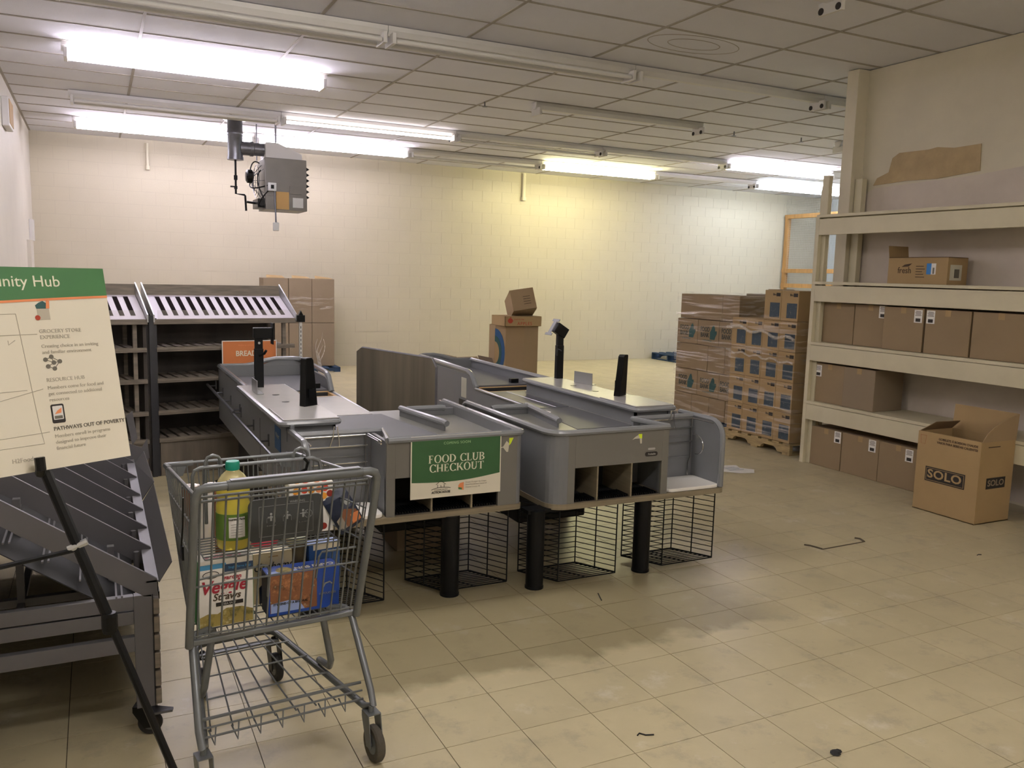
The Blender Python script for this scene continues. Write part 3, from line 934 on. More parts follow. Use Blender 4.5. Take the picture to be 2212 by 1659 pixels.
# bumper rails and sticker on the cashier side of the left counter
w = MB()
for (v0, v1, z) in ((0.35, 2.1, 0.70), (1.95, 3.45, 0.715)):
    w.tube([(-1.225, v0, z), (-1.225, v1, z)], 0.011, 8)
    for i in range(4):
        v = v0 + 0.1 + (v1 - v0 - 0.2) * i / 3
        w.tube([(-1.225, v, z), (-1.165, v, z)], 0.006, 6)
        w.tube([(-1.168, v, z - 0.03), (-1.168, v, z + 0.04)], 0.006, 6)
part('side_rail', w, 'steel', cl, smooth=True)
st = part('service_sticker', MB().box(-1.168, -1.165, 0.62, 0.78, 0.70, 0.83), 'inkblue', cl)
text(st, 'Meijer', 0.04, (-1.1685, 0.70, 0.78), 'W', 'line')

# ---- things standing on the counters


def pin_stand(x, y, z, tilt, label):
    t = thing('card_reader_stand', label, 'card reader stand', (x, y, z), rz=tilt)
    b = part('body', MB().prism([(-0.05, -0.035, 0), (0.05, -0.035, 0), (0.033, -0.02, 0.262), (0.022, -0.018, 0.275), (-0.015, -0.018, 0.275), (-0.026, -0.02, 0.268)], (0, 0.045, 0)), 'blackp', t, bev=0.004)
    part('keypad_recess', MB().box(-0.022, 0.022, -0.042, -0.033, 0.05, 0.10), 'black', b)
    part('cable_slot', MB().box(-0.006, 0.006, 0.0095, 0.0115, 0.06, 0.13), 'line', b)
    return t


pin_stand(1.07, 4.80, 0.921, R(30), 'black upright card reader stand on the ledge of the counter with the green sign')
pin_stand(3.10, 4.62, 0.921, R(-150), 'black upright card reader stand on the ledge of the counter nearer the shelving')


def mount(x, y, z, h, head, label):
    t = thing('monitor_mount', label, 'monitor mount', (x, y, z))
    part('pole', MB().box(-0.028, 0.028, -0.02, 0.02, 0, h * 0.72), 'black', t, bev=0.002)
    part('inner_pole', MB().box(-0.024, 0.024, -0.017, 0.017, h * 0.72, h), 'black', t)
    part('lever', MB().tube([(0.0, -0.02, h * 0.6), (0.03 if head == 'l' else -0.04, -0.04, h * 0.64), (0.04 if head == 'l' else -0.05, -0.05, h * 0.70 if head == 'l' else h * 0.52)], 0.009, 8), 'blackp', t)
    if head == 'l':
        part('head', MB().box(-0.035, 0.09, -0.03, 0.03, h - 0.03, h + 0.04), 'blackp', t, bev=0.006)
        part('head_plate', MB().box(0.085, 0.09, -0.045, 0.045, h - 0.07, h + 0.07), 'black', t)
        part('bolt', MB().lathe([(0.008, -0.026), (0.008, -0.021)], (0, 0, h - 0.06), 10, 'y'), 'alum', t)
    else:
        hd = MB().box(-0.055, 0.05, -0.03, 0.03, -0.035, 0.045, Matrix.Translation((0.0, 0, h + 0.01)) @ Matrix.Rotation(R(32), 4, 'Y'))
        part('head', hd, 'blackp', t, bev=0.004)
        Tm = Matrix.Translation((-0.065, 0, h + 0.045)) @ Matrix.Rotation(R(32), 4, 'Y')
        part('mounting_plate', MB().box(-0.003, 0.003, -0.05, 0.05, 0.045, 0.065, Tm).box(-0.003, 0.003, -0.05, 0.05, -0.075, -0.055, Tm).box(-0.003, 0.003, -0.022, 0.022, -0.055, 0.045, Tm), 'grey', t)
    return t


mount(0.955, 5.70, 0.913, 0.355, 'l', 'black monitor mount pole without a screen, in front of the orange bread sign')
mount(3.185, 5.62, 0.913, 0.355, 'r', 'black monitor mount pole with empty grey plate, by the cardboard apple box')


def plate(x, y, z, rz, label):
    t = thing('counter_bracket', label, 'bracket', (x, y, z), rz=rz)
    part('plate', MB().box(-0.10, 0.10, -0.002, 0.002, 0, 0.085), 'alum', t)
    part('foot', MB().box(-0.10, 0.10, -0.04, 0.0, 0, 0.004), 'alum', t)


plate(0.885, 5.45, 0.914, R(90), 'small bare metal bracket on the edge of the counter with the green sign')
plate(3.20, 5.28, 0.914, R(100), 'small bare metal bracket on the ledge of the counter nearer the shelving')
t = thing('paper_scrap', 'torn scrap of white paper on the worn checkout deck', 'paper', (2.62, 4.80, 0.8005))
part('sheet', MB().prism([(-0.05, 0.02, 0.003), (-0.03, 0.05, 0.003), (0.0, 0.04, 0.003), (0.04, 0.05, 0.003), (0.05, 0.0, 0.003), (0.03, -0.03, 0.003), (-0.01, -0.03, 0.003)], (0, 0, 0.003)), 'paper', t)

# ---- the green sign
def serif_text(parent, word, xc, z, hgt, y, m, sx=1.0):
    W_, w_, sf = 0.17, 0.07, 0.055           # thick stem, thin stroke, serif thickness (letter height = 1)
    adv = {'F': .66, 'O': .92, 'D': .86, ' ': .42, 'C': .84, 'L': .66, 'U': .86, 'B': .74, 'H': .90, 'E': .68, 'K': .86, 'T': .76}
    tot = sum(adv[c] for c in word)
    mb = MB()
    cx = xc - tot * hgt * sx / 2
    for c in word:
        a = adv[c]

        def q(pts):
            mb.prism([(cx + p[0] * hgt * sx, y, z + (p[1] - 0.5) * hgt) for p in pts], (0, 0.0008, 0))

        def rc(x0_, x1_, z0_, z1_):
            q([(x0_, z0_), (x1_, z0_), (x1_, z1_), (x0_, z1_)])

        def ring(cx_, cz, rx, rz, t0, t1, a0, a1, n=14):
            for i in range(n):
                b0, b1 = R(a0 + (a1 - a0) * i / n), R(a0 + (a1 - a0) * (i + 1) / n)
                f0 = t0 + (t1 - t0) * abs(math.cos(b0))
                f1 = t0 + (t1 - t0) * abs(math.cos(b1))
                q([(cx_ + rx * math.cos(b0), cz + rz * math.sin(b0)), (cx_ + rx * math.cos(b1), cz + rz * math.sin(b1)),
                   (cx_ + (rx - f1) * math.cos(b1), cz + (rz - f1 * 0.75) * math.sin(b1)), (cx_ + (rx - f0) * math.cos(b0), cz + (rz - f0 * 0.75) * math.sin(b0))])

        def stem(x):
            rc(x, x + W_, 0, 1)
            rc(x - 0.05, x + W_ + 0.05, 0, sf)
            rc(x - 0.05, x + W_ + 0.05, 1 - sf, 1)
        if c in 'FLEDBHK':
            stem(0.08)
        if c in 'FE':
            rc(0.1, 0.56, 1 - w_, 1)
            rc(0.51, 0.56, 0.80, 1)
            rc(0.1, 0.44, 0.48, 0.48 + w_)
            rc(0.40, 0.44, 0.40, 0.64)
        if c in 'LE':
            rc(0.1, 0.59, 0, w_)
            rc(0.54, 0.59, 0, 0.22)
        if c == 'D':
            ring(0.28, 0.5, 0.52, 0.5, w_, W_, -90, 90)
        if c == 'B':
            ring(0.30, 0.745, 0.34, 0.255, w_, W_, -90, 90)
            ring(0.30, 0.27, 0.39, 0.27, w_, W_, -90, 90)
        if c == 'H':
            stem(0.60)
            rc(0.2, 0.65, 0.47, 0.47 + w_)
        if c == 'K':
            q([(0.25, 0.42), (0.62, 1.0), (0.72, 1.0), (0.30, 0.38)])
            q([(0.33, 0.52), (0.50, 0.58), (0.86, 0.0), (0.66, 0.0)])
            rc(0.55, 0.80, 1 - sf, 1)
            rc(0.60, 0.92, 0, sf)
        if c == 'O':
            ring(0.46, 0.5, 0.42, 0.52, w_, W_, 0, 360, 24)
        if c == 'C':
            ring(0.46, 0.5, 0.42, 0.52, w_, W_, 42, 318, 20)
            rc(0.72, 0.78, 0.72, 1.0)
            rc(0.72, 0.78, 0.0, 0.2)
        if c == 'U':
            rc(0.10, 0.10 + W_, 0.35, 1)
            rc(0.04, 0.34, 1 - sf, 1)
            rc(0.64, 0.64 + w_, 0.35, 1)
            rc(0.56, 0.80, 1 - sf, 1)
            ring(0.405, 0.36, 0.305, 0.37, W_ * 0.8, W_ * 0.75, 180, 360)
        if c == 'T':
            rc(0.30, 0.30 + W_, 0, 1)
            rc(0.24, 0.53, 0, sf)
            rc(0.03, 0.74, 1 - w_, 1)
            rc(0.03, 0.08, 0.78, 1)
            rc(0.69, 0.74, 0.78, 1)
        cx += a * hgt * sx
    part('lettering', mb, m, parent)



t = thing('checkout_sign', 'green and cream FOOD CLUB CHECKOUT sign taped to the counter front', 'sign', (1.655, 3.962, 0.545))
SW, SH = 0.505, 0.325
part('board', MB().box(-SW / 2, SW / 2, -0.004, 0.002, 0, SH), 'cream', t)
gp = [(-SW / 2 + 0.006, SH - 0.006), (SW / 2 - 0.006, SH - 0.006)]
for i in range(13):
    a = i / 12
    gp.append((SW / 2 - 0.006 - a * (SW - 0.012), 0.105 - 0.017 * a - 0.018 * math.sin(a * PI) * 0.9))
part('green_field', MB().prism([(x, -0.0048, z) for x, z in gp], (0, 0.001, 0)), 'greend', t)
text(t, 'COMING SOON', 0.019, (0.0, -0.0055, 0.283), 'S', 'palegreen', space=1.15)
serif_text(t, 'FOOD CLUB', 0.0, 0.203, 0.041, -0.0056, 'creamtext', 1.12)
serif_text(t, 'CHECKOUT', 0.0, 0.155, 0.041, -0.0056, 'creamtext', 1.12)
lg = MB()
for pts in ([(-0.115, 0.068), (-0.088, 0.088), (-0.061, 0.068)], [(-0.106, 0.068), (-0.106, 0.052)], [(-0.070, 0.068), (-0.070, 0.052)],
            [(-0.14, 0.043), (-0.11, 0.051), (-0.08, 0.053), (-0.05, 0.050), (-0.034, 0.047)], [(-0.088, 0.052), (-0.088, 0.064)]):
    lg.tube([(x, -0.0052, z) for x, z in pts], 0.0013, 4)
part('house_logo', lg, 'ink', t)
text(t, 'COMMUNITY', 0.010, (-0.087, -0.0055, 0.040), 'S', 'ink', space=1.3)
text(t, 'ACTION HOUSE', 0.0165, (-0.087, -0.0055, 0.027), 'S', 'ink', bold=0.0005, sx=0.85)
part('crate_logo', MB().prism([(x, -0.0052, z) for x, z in [(0.010, 0.035), (0.040, 0.028), (0.040, 0.070), (0.020, 0.066), (0.010, 0.055)]], (0, 0.0008, 0)), 'orangeline', t)
part('crate_logo', MB().prism([(x, -0.0056, z) for x, z in [(0.010, 0.035), (0.030, 0.030), (0.030, 0.040), (0.010, 0.045)]], (0, 0.0008, 0)), 'green', t)
for i, (tx, sz) in enumerate((('From Hunger to Hope', 0.013), ('Food Distribution Center of', 0.0105), ('Ottawa County, MI', 0.0105))):
    text(t, tx, sz, (0.05, -0.0055, 0.068 - i * 0.013), 'S', 'greytext', align='LEFT')

# ---- grey board panel standing between the counters
t = thing('divider_panel', 'tall weathered wood-look panel with clipped corners standing between the checkout counters', 'panel', (2.14, 6.42, 0))
a = Vector((-0.135, 0.50, 0))
b = Vector((0.125, -0.47, 0))
e = (b - a).normalized()
L_ = (b - a).length
Tm = Matrix.Translation(a) @ Matrix.Rotation(math.atan2(e.y, e.x), 4, 'Z')
pn = MB()
poly = [(0, 0, 0.02), (L_ + 0.05, 0, 0.02), (L_ + 0.05, 0, 0.99), (L_, 0, 1.05), (0.0, 0, 1.05), (-0.08, 0, 1.015), (-0.08, 0, 0.02)]
poly = [tuple(Tm @ Vector(p)) for p in poly]
nn = Vector((-e.y, e.x, 0)) * 0.02
part('panel', pn.prism(poly, nn), 'darkpanel', t)
part('edge_trim', MB().tube([tuple(Tm @ Vector(p) + nn * 0.5) for p in [(-0.08, 0, 0.02), (-0.08, 0, 1.015), (0, 0, 1.052), (L_, 0, 1.052), (L_ + 0.05, 0, 0.99), (L_ + 0.05, 0, 0.02)]], 0.011, 6), 'rackgrey', t)
part('foot', MB().prism([tuple(Tm @ Vector(p)) for p in [(0.1, -0.15, 0), (0.16, -0.15, 0), (0.16, 0.17, 0), (0.1, 0.17, 0)]], (0, 0, 0.03)).prism([tuple(Tm @ Vector(p)) for p in [(0.8, -0.15, 0), (0.86, -0.15, 0), (0.86, 0.17, 0), (0.8, 0.17, 0)]], (0, 0, 0.03)), 'rackgrey', t)
# brown carton under the left counter
def carton(x0, x1, y0, y1, z0, z1, m, label, group=None, seams='W', rz=0, parent=None, cat='box', tape=None):
    t = thing('cardboard_box', label, cat, ((x0 + x1) / 2, (y0 + y1) / 2, z0), rz=rz, group=group)
    w, d, h = (x1 - x0) / 2, (y1 - y0) / 2, z1 - z0
    part('body', MB().box(-w, w, -d, d, 0, h), m, t, bev=0.004)
    if d > w:
        part('top_seam', MB().box(-0.002, 0.002, -d + 0.004, d - 0.004, h - 0.002, h + 0.0006), 'seam', t)
    else:
        part('top_seam', MB().box(-w + 0.004, w - 0.004, -0.002, 0.002, h - 0.002, h + 0.0006), 'seam', t)
    if tape:
        part('packing_tape', MB().box(-w - 0.0008, -w, -0.025, 0.025, h - 0.07, h), 'cardl', t)
    return t


carton(1.60, 1.95, 4.75, 5.05, 0, 0.24, 'card3', 'brown cardboard carton on the floor in the shade under the counter with the green sign')

# ------------------------------------------------------------------ bread racks (two bays)
slat_me = None


def bread_rack(x, y, label, closed=False):
    global slat_me
    t = thing('bread_rack', label, 'display rack', (x, y, 0), rz=R(9.7), group='bread racks')
    Wd, D = 1.17, 0.44
    part('back_panel', MB().box(0.02, Wd - 0.02, D, D + 0.02, 0.05, 1.47), 'bdark', t)
    part('kick_board', MB().box(0.03, Wd - 0.02, 0.0, 0.02, 0.0, 0.30), 'bwoodv', t)
    part('side_frame', MB().box(0.0, 0.025, 0.0, D, 0.0, 1.28), 'bmetal', t)
    part('side_frame', MB().box(Wd - 0.10, Wd - 0.07, 0.04, 0.07, 0.3, 1.26).box(Wd - 0.10, Wd - 0.07, D - 0.04, D, 0.3, 1.26), 'bwood', t)
    part('upright', MB().box(-0.035, 0.0, -0.015, 0.02, 0.0, 1.30), 'bmetal', t)
    if closed:
        part('end_panel', MB().box(Wd - 0.03, Wd - 0.005, 0.02, D + 0.02, 0.0, 1.27), 'bdark', t)
    if slat_me is None:
        slat_me = MB().box(-0.030, 0.030, 0.02, D - 0.01, -0.014, 0).mesh('slat')
    for z in (1.047, 0.796, 0.536, 0.31):
        sh = part('shelf', MB().box(0.02, Wd - 0.01, -0.012, 0.022, z - 0.034, z).box(0.02, Wd - 0.01, -0.015, -0.012, z - 0.022, z - 0.012), 'bwood', t, bev=0.002)
        for i in range(13):
            link('slat', slat_me, 'bwood', sh, loc=(0.06 + i * 0.0835, 0, z - 0.002))
        part('shelf_runner', MB().box(0.02, Wd - 0.01, D - 0.05, D - 0.01, z - 0.03, z - 0.016).box(0.02, Wd - 0.01, 0.15, 0.19, z - 0.03, z - 0.016), 'bdark', sh)
    # sloped white tray with dark slots
    y0, z0, y1, z1 = 0.0, 1.275, 0.36, 1.455
    tr = part('sloped_tray', MB().prism([(0.01, y0, z0), (Wd - 0.01, y0, z0), (Wd - 0.01, y1, z1), (0.01, y1, z1)], (0, 0.004, -0.012)), 'slot', t)
    part('tray_front', MB().box(0.0, Wd, -0.014, 0.008, 1.232, 1.272), 'bwood', t, bev=0.002)
    for i in range(13):
        xa = 0.09 + i * 0.081
        part('slot', MB().prism([(xa + u + (0.02 * 0), y0 + (y1 - y0) * f, z0 + (z1 - z0) * f + 0.0012) for u, f in ((0, 0.13), (0.036, 0.13), (0.036, 0.90), (0, 0.90))], (0, 0, 0.0015)), 'slotd', tr)
    part('top_board', MB().prism([(0.0, y1 - 0.01, z1 - 0.01), (Wd, y1 - 0.01, z1 - 0.01), (Wd, y1 + 0.02, z1 + 0.085), (0.0, y1 + 0.02, z1 + 0.085)], (0, 0.015, 0)), 'bwood', t)
    part('front_guard', MB().box(0.03, Wd - 0.02, -0.016, -0.013, 1.272, 1.345), 'acr', t)
    for x_ in (-0.004, Wd - 0.006):
        part('sloped_trim', MB().prism([(x_, -0.03, 1.25), (x_, -0.03, 1.31), (x_, y1 + 0.02, z1 + 0.10), (x_, y1 + 0.02, z1 - 0.02)], (0.010, 0, 0)), 'alum', t)
    return t


bread_rack(0.405, 7.24, 'brown slatted bread rack bay with the orange sign, right of the pair')
bread_rack(0.40 - 1.21 * math.cos(R(9.7)), 7.24 - 1.21 * math.sin(R(9.7)), 'brown slatted bread rack bay mostly behind the poster board, left of the pair', True)
t = thing('slotted_upright', 'white slotted metal upright with black clamp at the right end of the bread racks', 'post', (1.60, 7.42, 0))
part('post', MB().box(-0.012, 0.012, -0.015, 0.015, 0, 1.24), 'fix', t)
for i in range(10):
    part('slot', MB().box(-0.003, 0.003, -0.0165, -0.0145, 0.85 + i * 0.037, 0.87 + i * 0.037), 'dark', t)
part('clamp', MB().box(-0.035, 0.035, -0.03, 0.03, 1.24, 1.30).prism([(-0.02, -0.03, 1.30), (0.02, -0.03, 1.30), (0, -0.03, 1.34)], (0, 0.05, 0)), 'blackp', t, bev=0.003)
t = thing('bread_sign', 'orange sign with white border standing in front of the bread rack', 'sign', (1.145, 7.27, 0.80), rz=R(5))
part('board', MB().box(-0.225, 0.225, -0.003, 0.003, 0, 0.295), 'sticker', t)
part('orange_field', MB().box(-0.218, 0.218, -0.0045, -0.003, 0.007, 0.288), 'orange', t)
text(t, 'BREAD', 0.062, (-0.03, -0.0055, 0.185), 'S', 'creamtext', bold=0.001, sx=0.9)
text(t, 'FRESH & LOCAL', 0.018, (-0.03, -0.0055, 0.255), 'S', 'orangeline')


# ------------------------------------------------------------------ pallets
def pallet(x0, y0, lx, ly, m, label, notched='x', h=0.13, nb=7):
    """deck boards run along x when notched='y'; stringers with fork notches run along the other way"""
    t = thing('pallet', label, 'pallet', (x0, y0, 0), group=None)
    for i in range(nb):
        if notched == 'y':
            a = i * (ly - 0.1) / (nb - 1)
            part('deck_board', MB().box(0, lx, a, a + 0.1, h - 0.017, h), m, t, bev=0.003)
            if i in (0, nb // 2, nb - 1):
                part('bottom_board', MB().box(0, lx, a, a + 0.1, 0, 0.017), m, t)
        else:
            a = i * (lx - 0.1) / (nb - 1)
            part('deck_board', MB().box(a, a + 0.1, 0, ly, h - 0.017, h), m, t, bev=0.003)
            if i in (0, nb // 2, nb - 1):
                part('bottom_board', MB().box(a, a + 0.1, 0, ly, 0, 0.017), m, t)
    ln = ly if notched == 'y' else lx
    prof = [(0, 0.017), (0.17 * ln, 0.017), (0.19 * ln, 0.045), (0.22 * ln, 0.06), (0.36 * ln, 0.06), (0.39 * ln, 0.045), (0.41 * ln, 0.017), (0.59 * ln, 0.017), (0.61 * ln, 0.045),
            (0.64 * ln, 0.06), (0.78 * ln, 0.06), (0.81 * ln, 0.045), (0.83 * ln, 0.017), (ln, 0.017), (ln, h - 0.017), (0, h - 0.017)]
    for k in range(3):
        if notched == 'y':
            xx = k * (lx - 0.04) / 2
            part('stringer', MB().prism([(xx, a, z) for a, z in prof], (0.04, 0, 0)), m, t)
        else:
            yy = k * (ly - 0.04) / 2
            part('stringer', MB().prism([(a, yy, z) for a, z in prof], (0, 0.04, 0)), m, t)
    return t


def wrap(parent_label, walls, m, name='stretch_wrap'):
    t = thing(name, parent_label, 'plastic wrap', walls[0][0])
    L0 = Vector(walls[0][0])
    for pts in walls:
        # a thin sagging sheet: subdivided and slightly uneven
        p = [Vector(q) - L0 for q in pts]
        n_, m_ = 24, 20
        nor = (p[1] - p[0]).cross(p[3] - p[0]).normalized()
        vs, fs = [], []
        rnd = random.Random(len(walls) + int(1000 * pts[0][2]))
        amp = [rnd.uniform(0, 0.008) for _ in range(m_ + 1)]
        for j in range(m_ + 1):
            for i in range(n_ + 1):
                a, b = i / n_, j / m_
                q = p[0].lerp(p[1], a).lerp(p[3].lerp(p[2], a), b)
                q = q + nor * (amp[j] * (0.6 + 0.4 * math.sin(i * 0.9 + j * 2.1)))
                if j == m_:
                    q.z += 0.02 * math.sin(i * 1.3) * rnd.uniform(0.3, 1)
                vs.append(tuple(q))
        for j in range(m_):
            for i in range(n_):
                k = j * (n_ + 1) + i
                fs.append((k, k + 1, k + n_ + 2, k + n_ + 1))
        me = bpy.data.meshes.new('film_sheet')
        me.from_pydata(vs, [], fs)
        link('film_sheet', me, m, t, smooth=True)
    return t


# front pallet: tall printed cartons
pallet(6.06, 6.06, 1.0, 1.0, 'pallet', 'worn wooden pallet with fork notches under the printed cartons beside the white shelving', 'y', 0.115)
names_r = ['bottom', 'second', 'middle', 'fourth', 'top']
names_c = ['rightmost', 'second from right', 'second from left', 'leftmost']
NF = 0
for r_ in range(5):
    for c_ in range(4):
        if r_ == 4 and c_ > 1:
            continue
        y0 = 6.085 + c_ * 0.231
        z0 = 0.117 + r_ * 0.2995
        t = carton(6.07, 6.45, y0, y0 + 0.228, z0, z0 + 0.297, 'cardl', 'blue-panel carton, %s, %s layer of the stack beside the shelving' % (names_c[c_], names_r[r_]), 'printed cartons on the wooden pallet')
        w = -0.19
        part('picture_panel', MB().box(w - 0.0012, w, -0.098, 0.035, 0.03, 0.175), 'printblue', t)
        text(t, 'Bio', 0.032, (w - 0.0015, -0.02, 0.255), 'W', 'ink', bold=0.0005)
        part('print_bar', MB().box(w - 0.0012, w, -0.10, -0.045, 0.238, 0.272), 'ink', t)
        if c_ == 0:
            t2 = carton(6.46, 6.84, y0, y0 + 0.228, z0, z0 + 0.297, 'card', 'plain brown side carton in the %s layer behind the wrapped printed cartons' % names_r[r_], 'printed cartons on the wooden pallet')
wrap('clear stretch wrap round the printed cartons beside the white shelving', [[(6.05, 6.07, 0.10), (6.05, 7.02, 0.10), (6.05, 7.02, 1.375), (6.05, 6.07, 1.34)], [(6.85, 6.065, 0.10), (6.05, 6.065, 0.10), (6.05, 6.065, 1.36), (6.85, 6.065, 1.34)]], 'film')
t = thing('wrap_roll_edge', 'bunched whitish rope of stretch wrap across the printed cartons', 'plastic wrap', (6.04, 6.55, 1.16))
part('rolled_film', MB().tube([(-0.004, -0.47 + 0.06 * i, 0.02 * math.sin(i * 1.1) + 0.0055 * i - 0.02) for i in range(17)], 0.016, 8), 'film2', t, smooth=True)
t = thing('wrap_roll_edge', 'second lower bunched rope of stretch wrap across the printed cartons', 'plastic wrap', (6.04, 6.55, 0.93))
part('rolled_film', MB().tube([(-0.004, -0.47 + 0.06 * i, 0.015 * math.sin(i * 1.7) + 0.003 * i - 0.02) for i in range(17)], 0.012, 8), 'film2', t, smooth=True)

# food bank pallet behind it
pallet(6.2, 7.08, 1.0, 1.06, 'palblue', 'blue pallet under the FOOD BANK boxes', 'y', 0.125)


def fb_print(t, w, sc=1.0):
    text(t, 'FOOD', 0.076 * sc, (w, 0.055, 0.178), 'W', 'inkgrey', bold=0.0012, sx=0.78)
    text(t, 'BANK', 0.076 * sc, (w, 0.055, 0.113), 'W', 'inkgrey', bold=0.0012, sx=0.78)
    hand = [(-0.035, 0.07), (-0.035, 0.15), (-0.055, 0.18), (-0.07, 0.215), (-0.095, 0.235), (-0.115, 0.20), (-0.12, 0.165), (-0.145, 0.17), (-0.15, 0.14), (-0.125, 0.10), (-0.115, 0.07)]
    part('hand_logo', MB().prism([(w, y, z) for y, z in hand], (-0.001, 0, 0)), 'inkteal', t)
    text(t, 'of West Michigan', 0.022, (w, 0.01, 0.055), 'W', 'inkteal')


rows = [
    (0.127, 0.245, [8.13, 7.80, 7.49, 7.21, 7.09], 0, 'bottom layer'),
    (0.374, 0.285, [8.13, 7.715, 7.337, 7.09], 1, 'second layer with print'),
    (0.662, 0.295, [8.13, 7.55, 7.26, 7.09], 0, 'middle plain layer'),
    (0.960, 0.285, [8.13, 7.75, 7.38, 7.09], 1, 'fourth layer with print'),
    (1.248, 0.285, [8.11, 7.37, 7.09], 0, 'top layer')]
pos_n = ['farthest', 'second farthest', 'third farthest', 'nearest']
for (z0, h, ys, pr, rn) in rows:
    for i in range(len(ys) - 1):
        y1, y0 = ys[i], ys[i + 1]
        x0 = 6.21 + (0.02 if rn == 'top layer' else 0)
        t = carton(x0, x0 + 0.48, y0 + 0.003, y1 - 0.003, z0, z0 + h - 0.003, 'card2',
                   'brown box, %s of the FOOD BANK stack, %s along its front' % (rn, pos_n[min(i, 3)] if i < len(ys) - 2 else 'nearest'), 'boxes on the blue FOOD BANK pallet')
        if pr and i < 3:
            if y1 - y0 > 0.3:
                fb_print(t, -0.242, 0.95)
            else:
                text(t, 'FOOD', 0.074, (-0.242, 0.02, 0.178), 'W', 'inkgrey', bold=0.0012, sx=0.78)
                text(t, 'BANK', 0.074, (-0.242, 0.02, 0.113), 'W', 'inkgrey', bold=0.0012, sx=0.78)
    if rn == 'top layer':
        t = carton(6.72, 7.18, 7.10, 7.55, z0, z0 + h + 0.02, 'card3', 'shaded top box on the FOOD BANK stack seen beyond the printed cartons', 'boxes on the blue FOOD BANK pallet')
        text(t, 'FOOD', 0.09, (0, -0.227, 0.14), 'S', 'ink', sx=0.8)
        part('lifted_flap', MB().prism([(-0.21, -0.22, h + 0.02), (0.21, -0.22, h + 0.02), (0.19, -0.08, h + 0.075), (-0.19, -0.08, h + 0.075)], (0, 0, 0.004)), 'cardl', t)
wrap('clear stretch wrap round the FOOD BANK boxes', [[(6.19, 7.06, 0.10), (6.19, 8.15, 0.10), (6.19, 8.14, 1.55), (6.19, 7.06, 1.55)], [(6.75, 7.06, 1.2), (6.19, 7.06, 1.2), (6.19, 7.06, 1.55), (6.75, 7.06, 1.56)],
     [(6.19, 7.06, 1.545), (6.19, 8.14, 1.545), (6.75, 8.14, 1.56), (6.75, 7.06, 1.56)]], 'film')

# far blue pallet
pallet(10.6, 13.62, 1.2, 1.1, 'palblue', 'empty dark blue pallet lying by the back wall behind the FOOD BANK stack', 'x', 0.14)

# back-left stack by the wall
pallet(2.62, 13.93, 1.05, 0.8, 'palblue', 'blue pallet under the tall plain boxes by the back wall', 'x', 0.08, nb=6)
lab3 = ['left', 'middle', 'right']
for c_, (xa, xb) in enumerate(((2.45, 2.85), (2.86, 3.235), (3.24, 3.615))):
    for r_, (za, zb) in enumerate(((0.085, 0.81), (0.815, 1.545))):
        carton(xa, xb, 14.12, 14.5, za, zb, 'card3', 'tall plain brown box, %s of the %s row in the stack by the back wall' % (lab3[c_], 'upper' if r_ else 'lower'), 'tall plain boxes by the back wall')
    f = thing('box_flap', 'loose curled top flap on the %s tall box by the back wall' % lab3[c_], 'flap', (xa + 0.05, 14.12, 1.547))
    part('flap', MB().prism([(0, 0, 0), (0.3, 0.02, 0), (0.28, 0.16, 0.035 - 0.01 * c_), (0.02, 0.12, 0.045)], (0, 0, 0.004)), 'cardl', f)
wrap('loose band of stretch wrap round the tall boxes by the back wall', [[(2.85, 14.10, 1.02), (3.63, 14.10, 1.05), (3.63, 14.10, 1.25), (2.85, 14.10, 1.27)]], 'film')
t = thing('wrap_tail', 'loose dangling tail of clear stretch wrap in front of the tall boxes', 'plastic wrap', (3.33, 14.02, 0.0))
for k in range(5):
    part('strand', MB().tube([(0.02 * k - 0.03 + 0.05 * math.sin(i * 0.5 + k), 0, i * 0.055) for i in range(9 + 2 * (k % 3))], 0.012, 5, r2=0.003), 'film2', t, smooth=True)

# ------------------------------------------------------------------ big bin, apple box, tilted box in the middle distance
t = thing('cardboard_bin', 'tall eight-sided cardboard bin with a blue round emblem, standing beyond the checkout counters', 'box', (5.27, 10.62, 0))
oc = [(-0.31, -0.05), (-0.24, -0.24), (0.02, -0.30), (0.24, -0.28), (0.30, -0.10), (0.30, 0.2), (0.1, 0.3), (-0.2, 0.3), (-0.31, 0.15)]
body = MB()
for i in range(len(oc)):
    a_, b_ = oc[i], oc[(i + 1) % len(oc)]
    body.prism([(a_[0], a_[1], 0), (b_[0], b_[1], 0), (b_[0], b_[1], 1.0), (a_[0], a_[1], 1.0)], (-(a_[0] + b_[0]) * 0.02, -(a_[1] + b_[1]) * 0.02, 0))
part('body', body, 'card', t)
part('lid_rim', MB().prism([(x * 0.99, y * 0.99, 0.97) for x, y in oc], (0, 0, 0.02)), 'cardin', t)
p0, p1 = Vector((-0.31, -0.05, 0)), Vector((-0.24, -0.24, 0))
dd = (p1 - p0).normalized()
nn = Vector((dd.y, -dd.x, 0))
for rad, mm, off in ((0.26, 'inkblue', 0.003), (0.18, 'inkteal', 0.005), (0.12, 'cardl', 0.007)):
    pts = []
    for i in range(13):
        a_ = R(-90 + 180 * i / 12)
        pts.append(tuple(p0 + dd * (rad * math.cos(a_) * 0.75) + nn * off + Vector((0, 0, 0.62 + rad * 1.3 * math.sin(a_)))))
    part('emblem', MB().prism(pts, nn * 0.002), mm, t)
t = thing('apple_box', 'flat cardboard apple box with red print, sitting on the tall cardboard bin', 'box', (5.29, 10.45, 1.002))
ab = MB().box(-0.33, 0.23, -0.18, -0.17, 0, 0.135).box(-0.33, 0.23, 0.24, 0.25, 0, 0.135).box(-0.33, -0.32, -0.18, 0.25, 0, 0.135).box(0.22, 0.23, -0.18, 0.25, 0, 0.135).box(-0.33, 0.23, -0.18, 0.25, 0, 0.006).box(-0.33, 0.23, -0.18, 0.25, 0.13, 0.135)
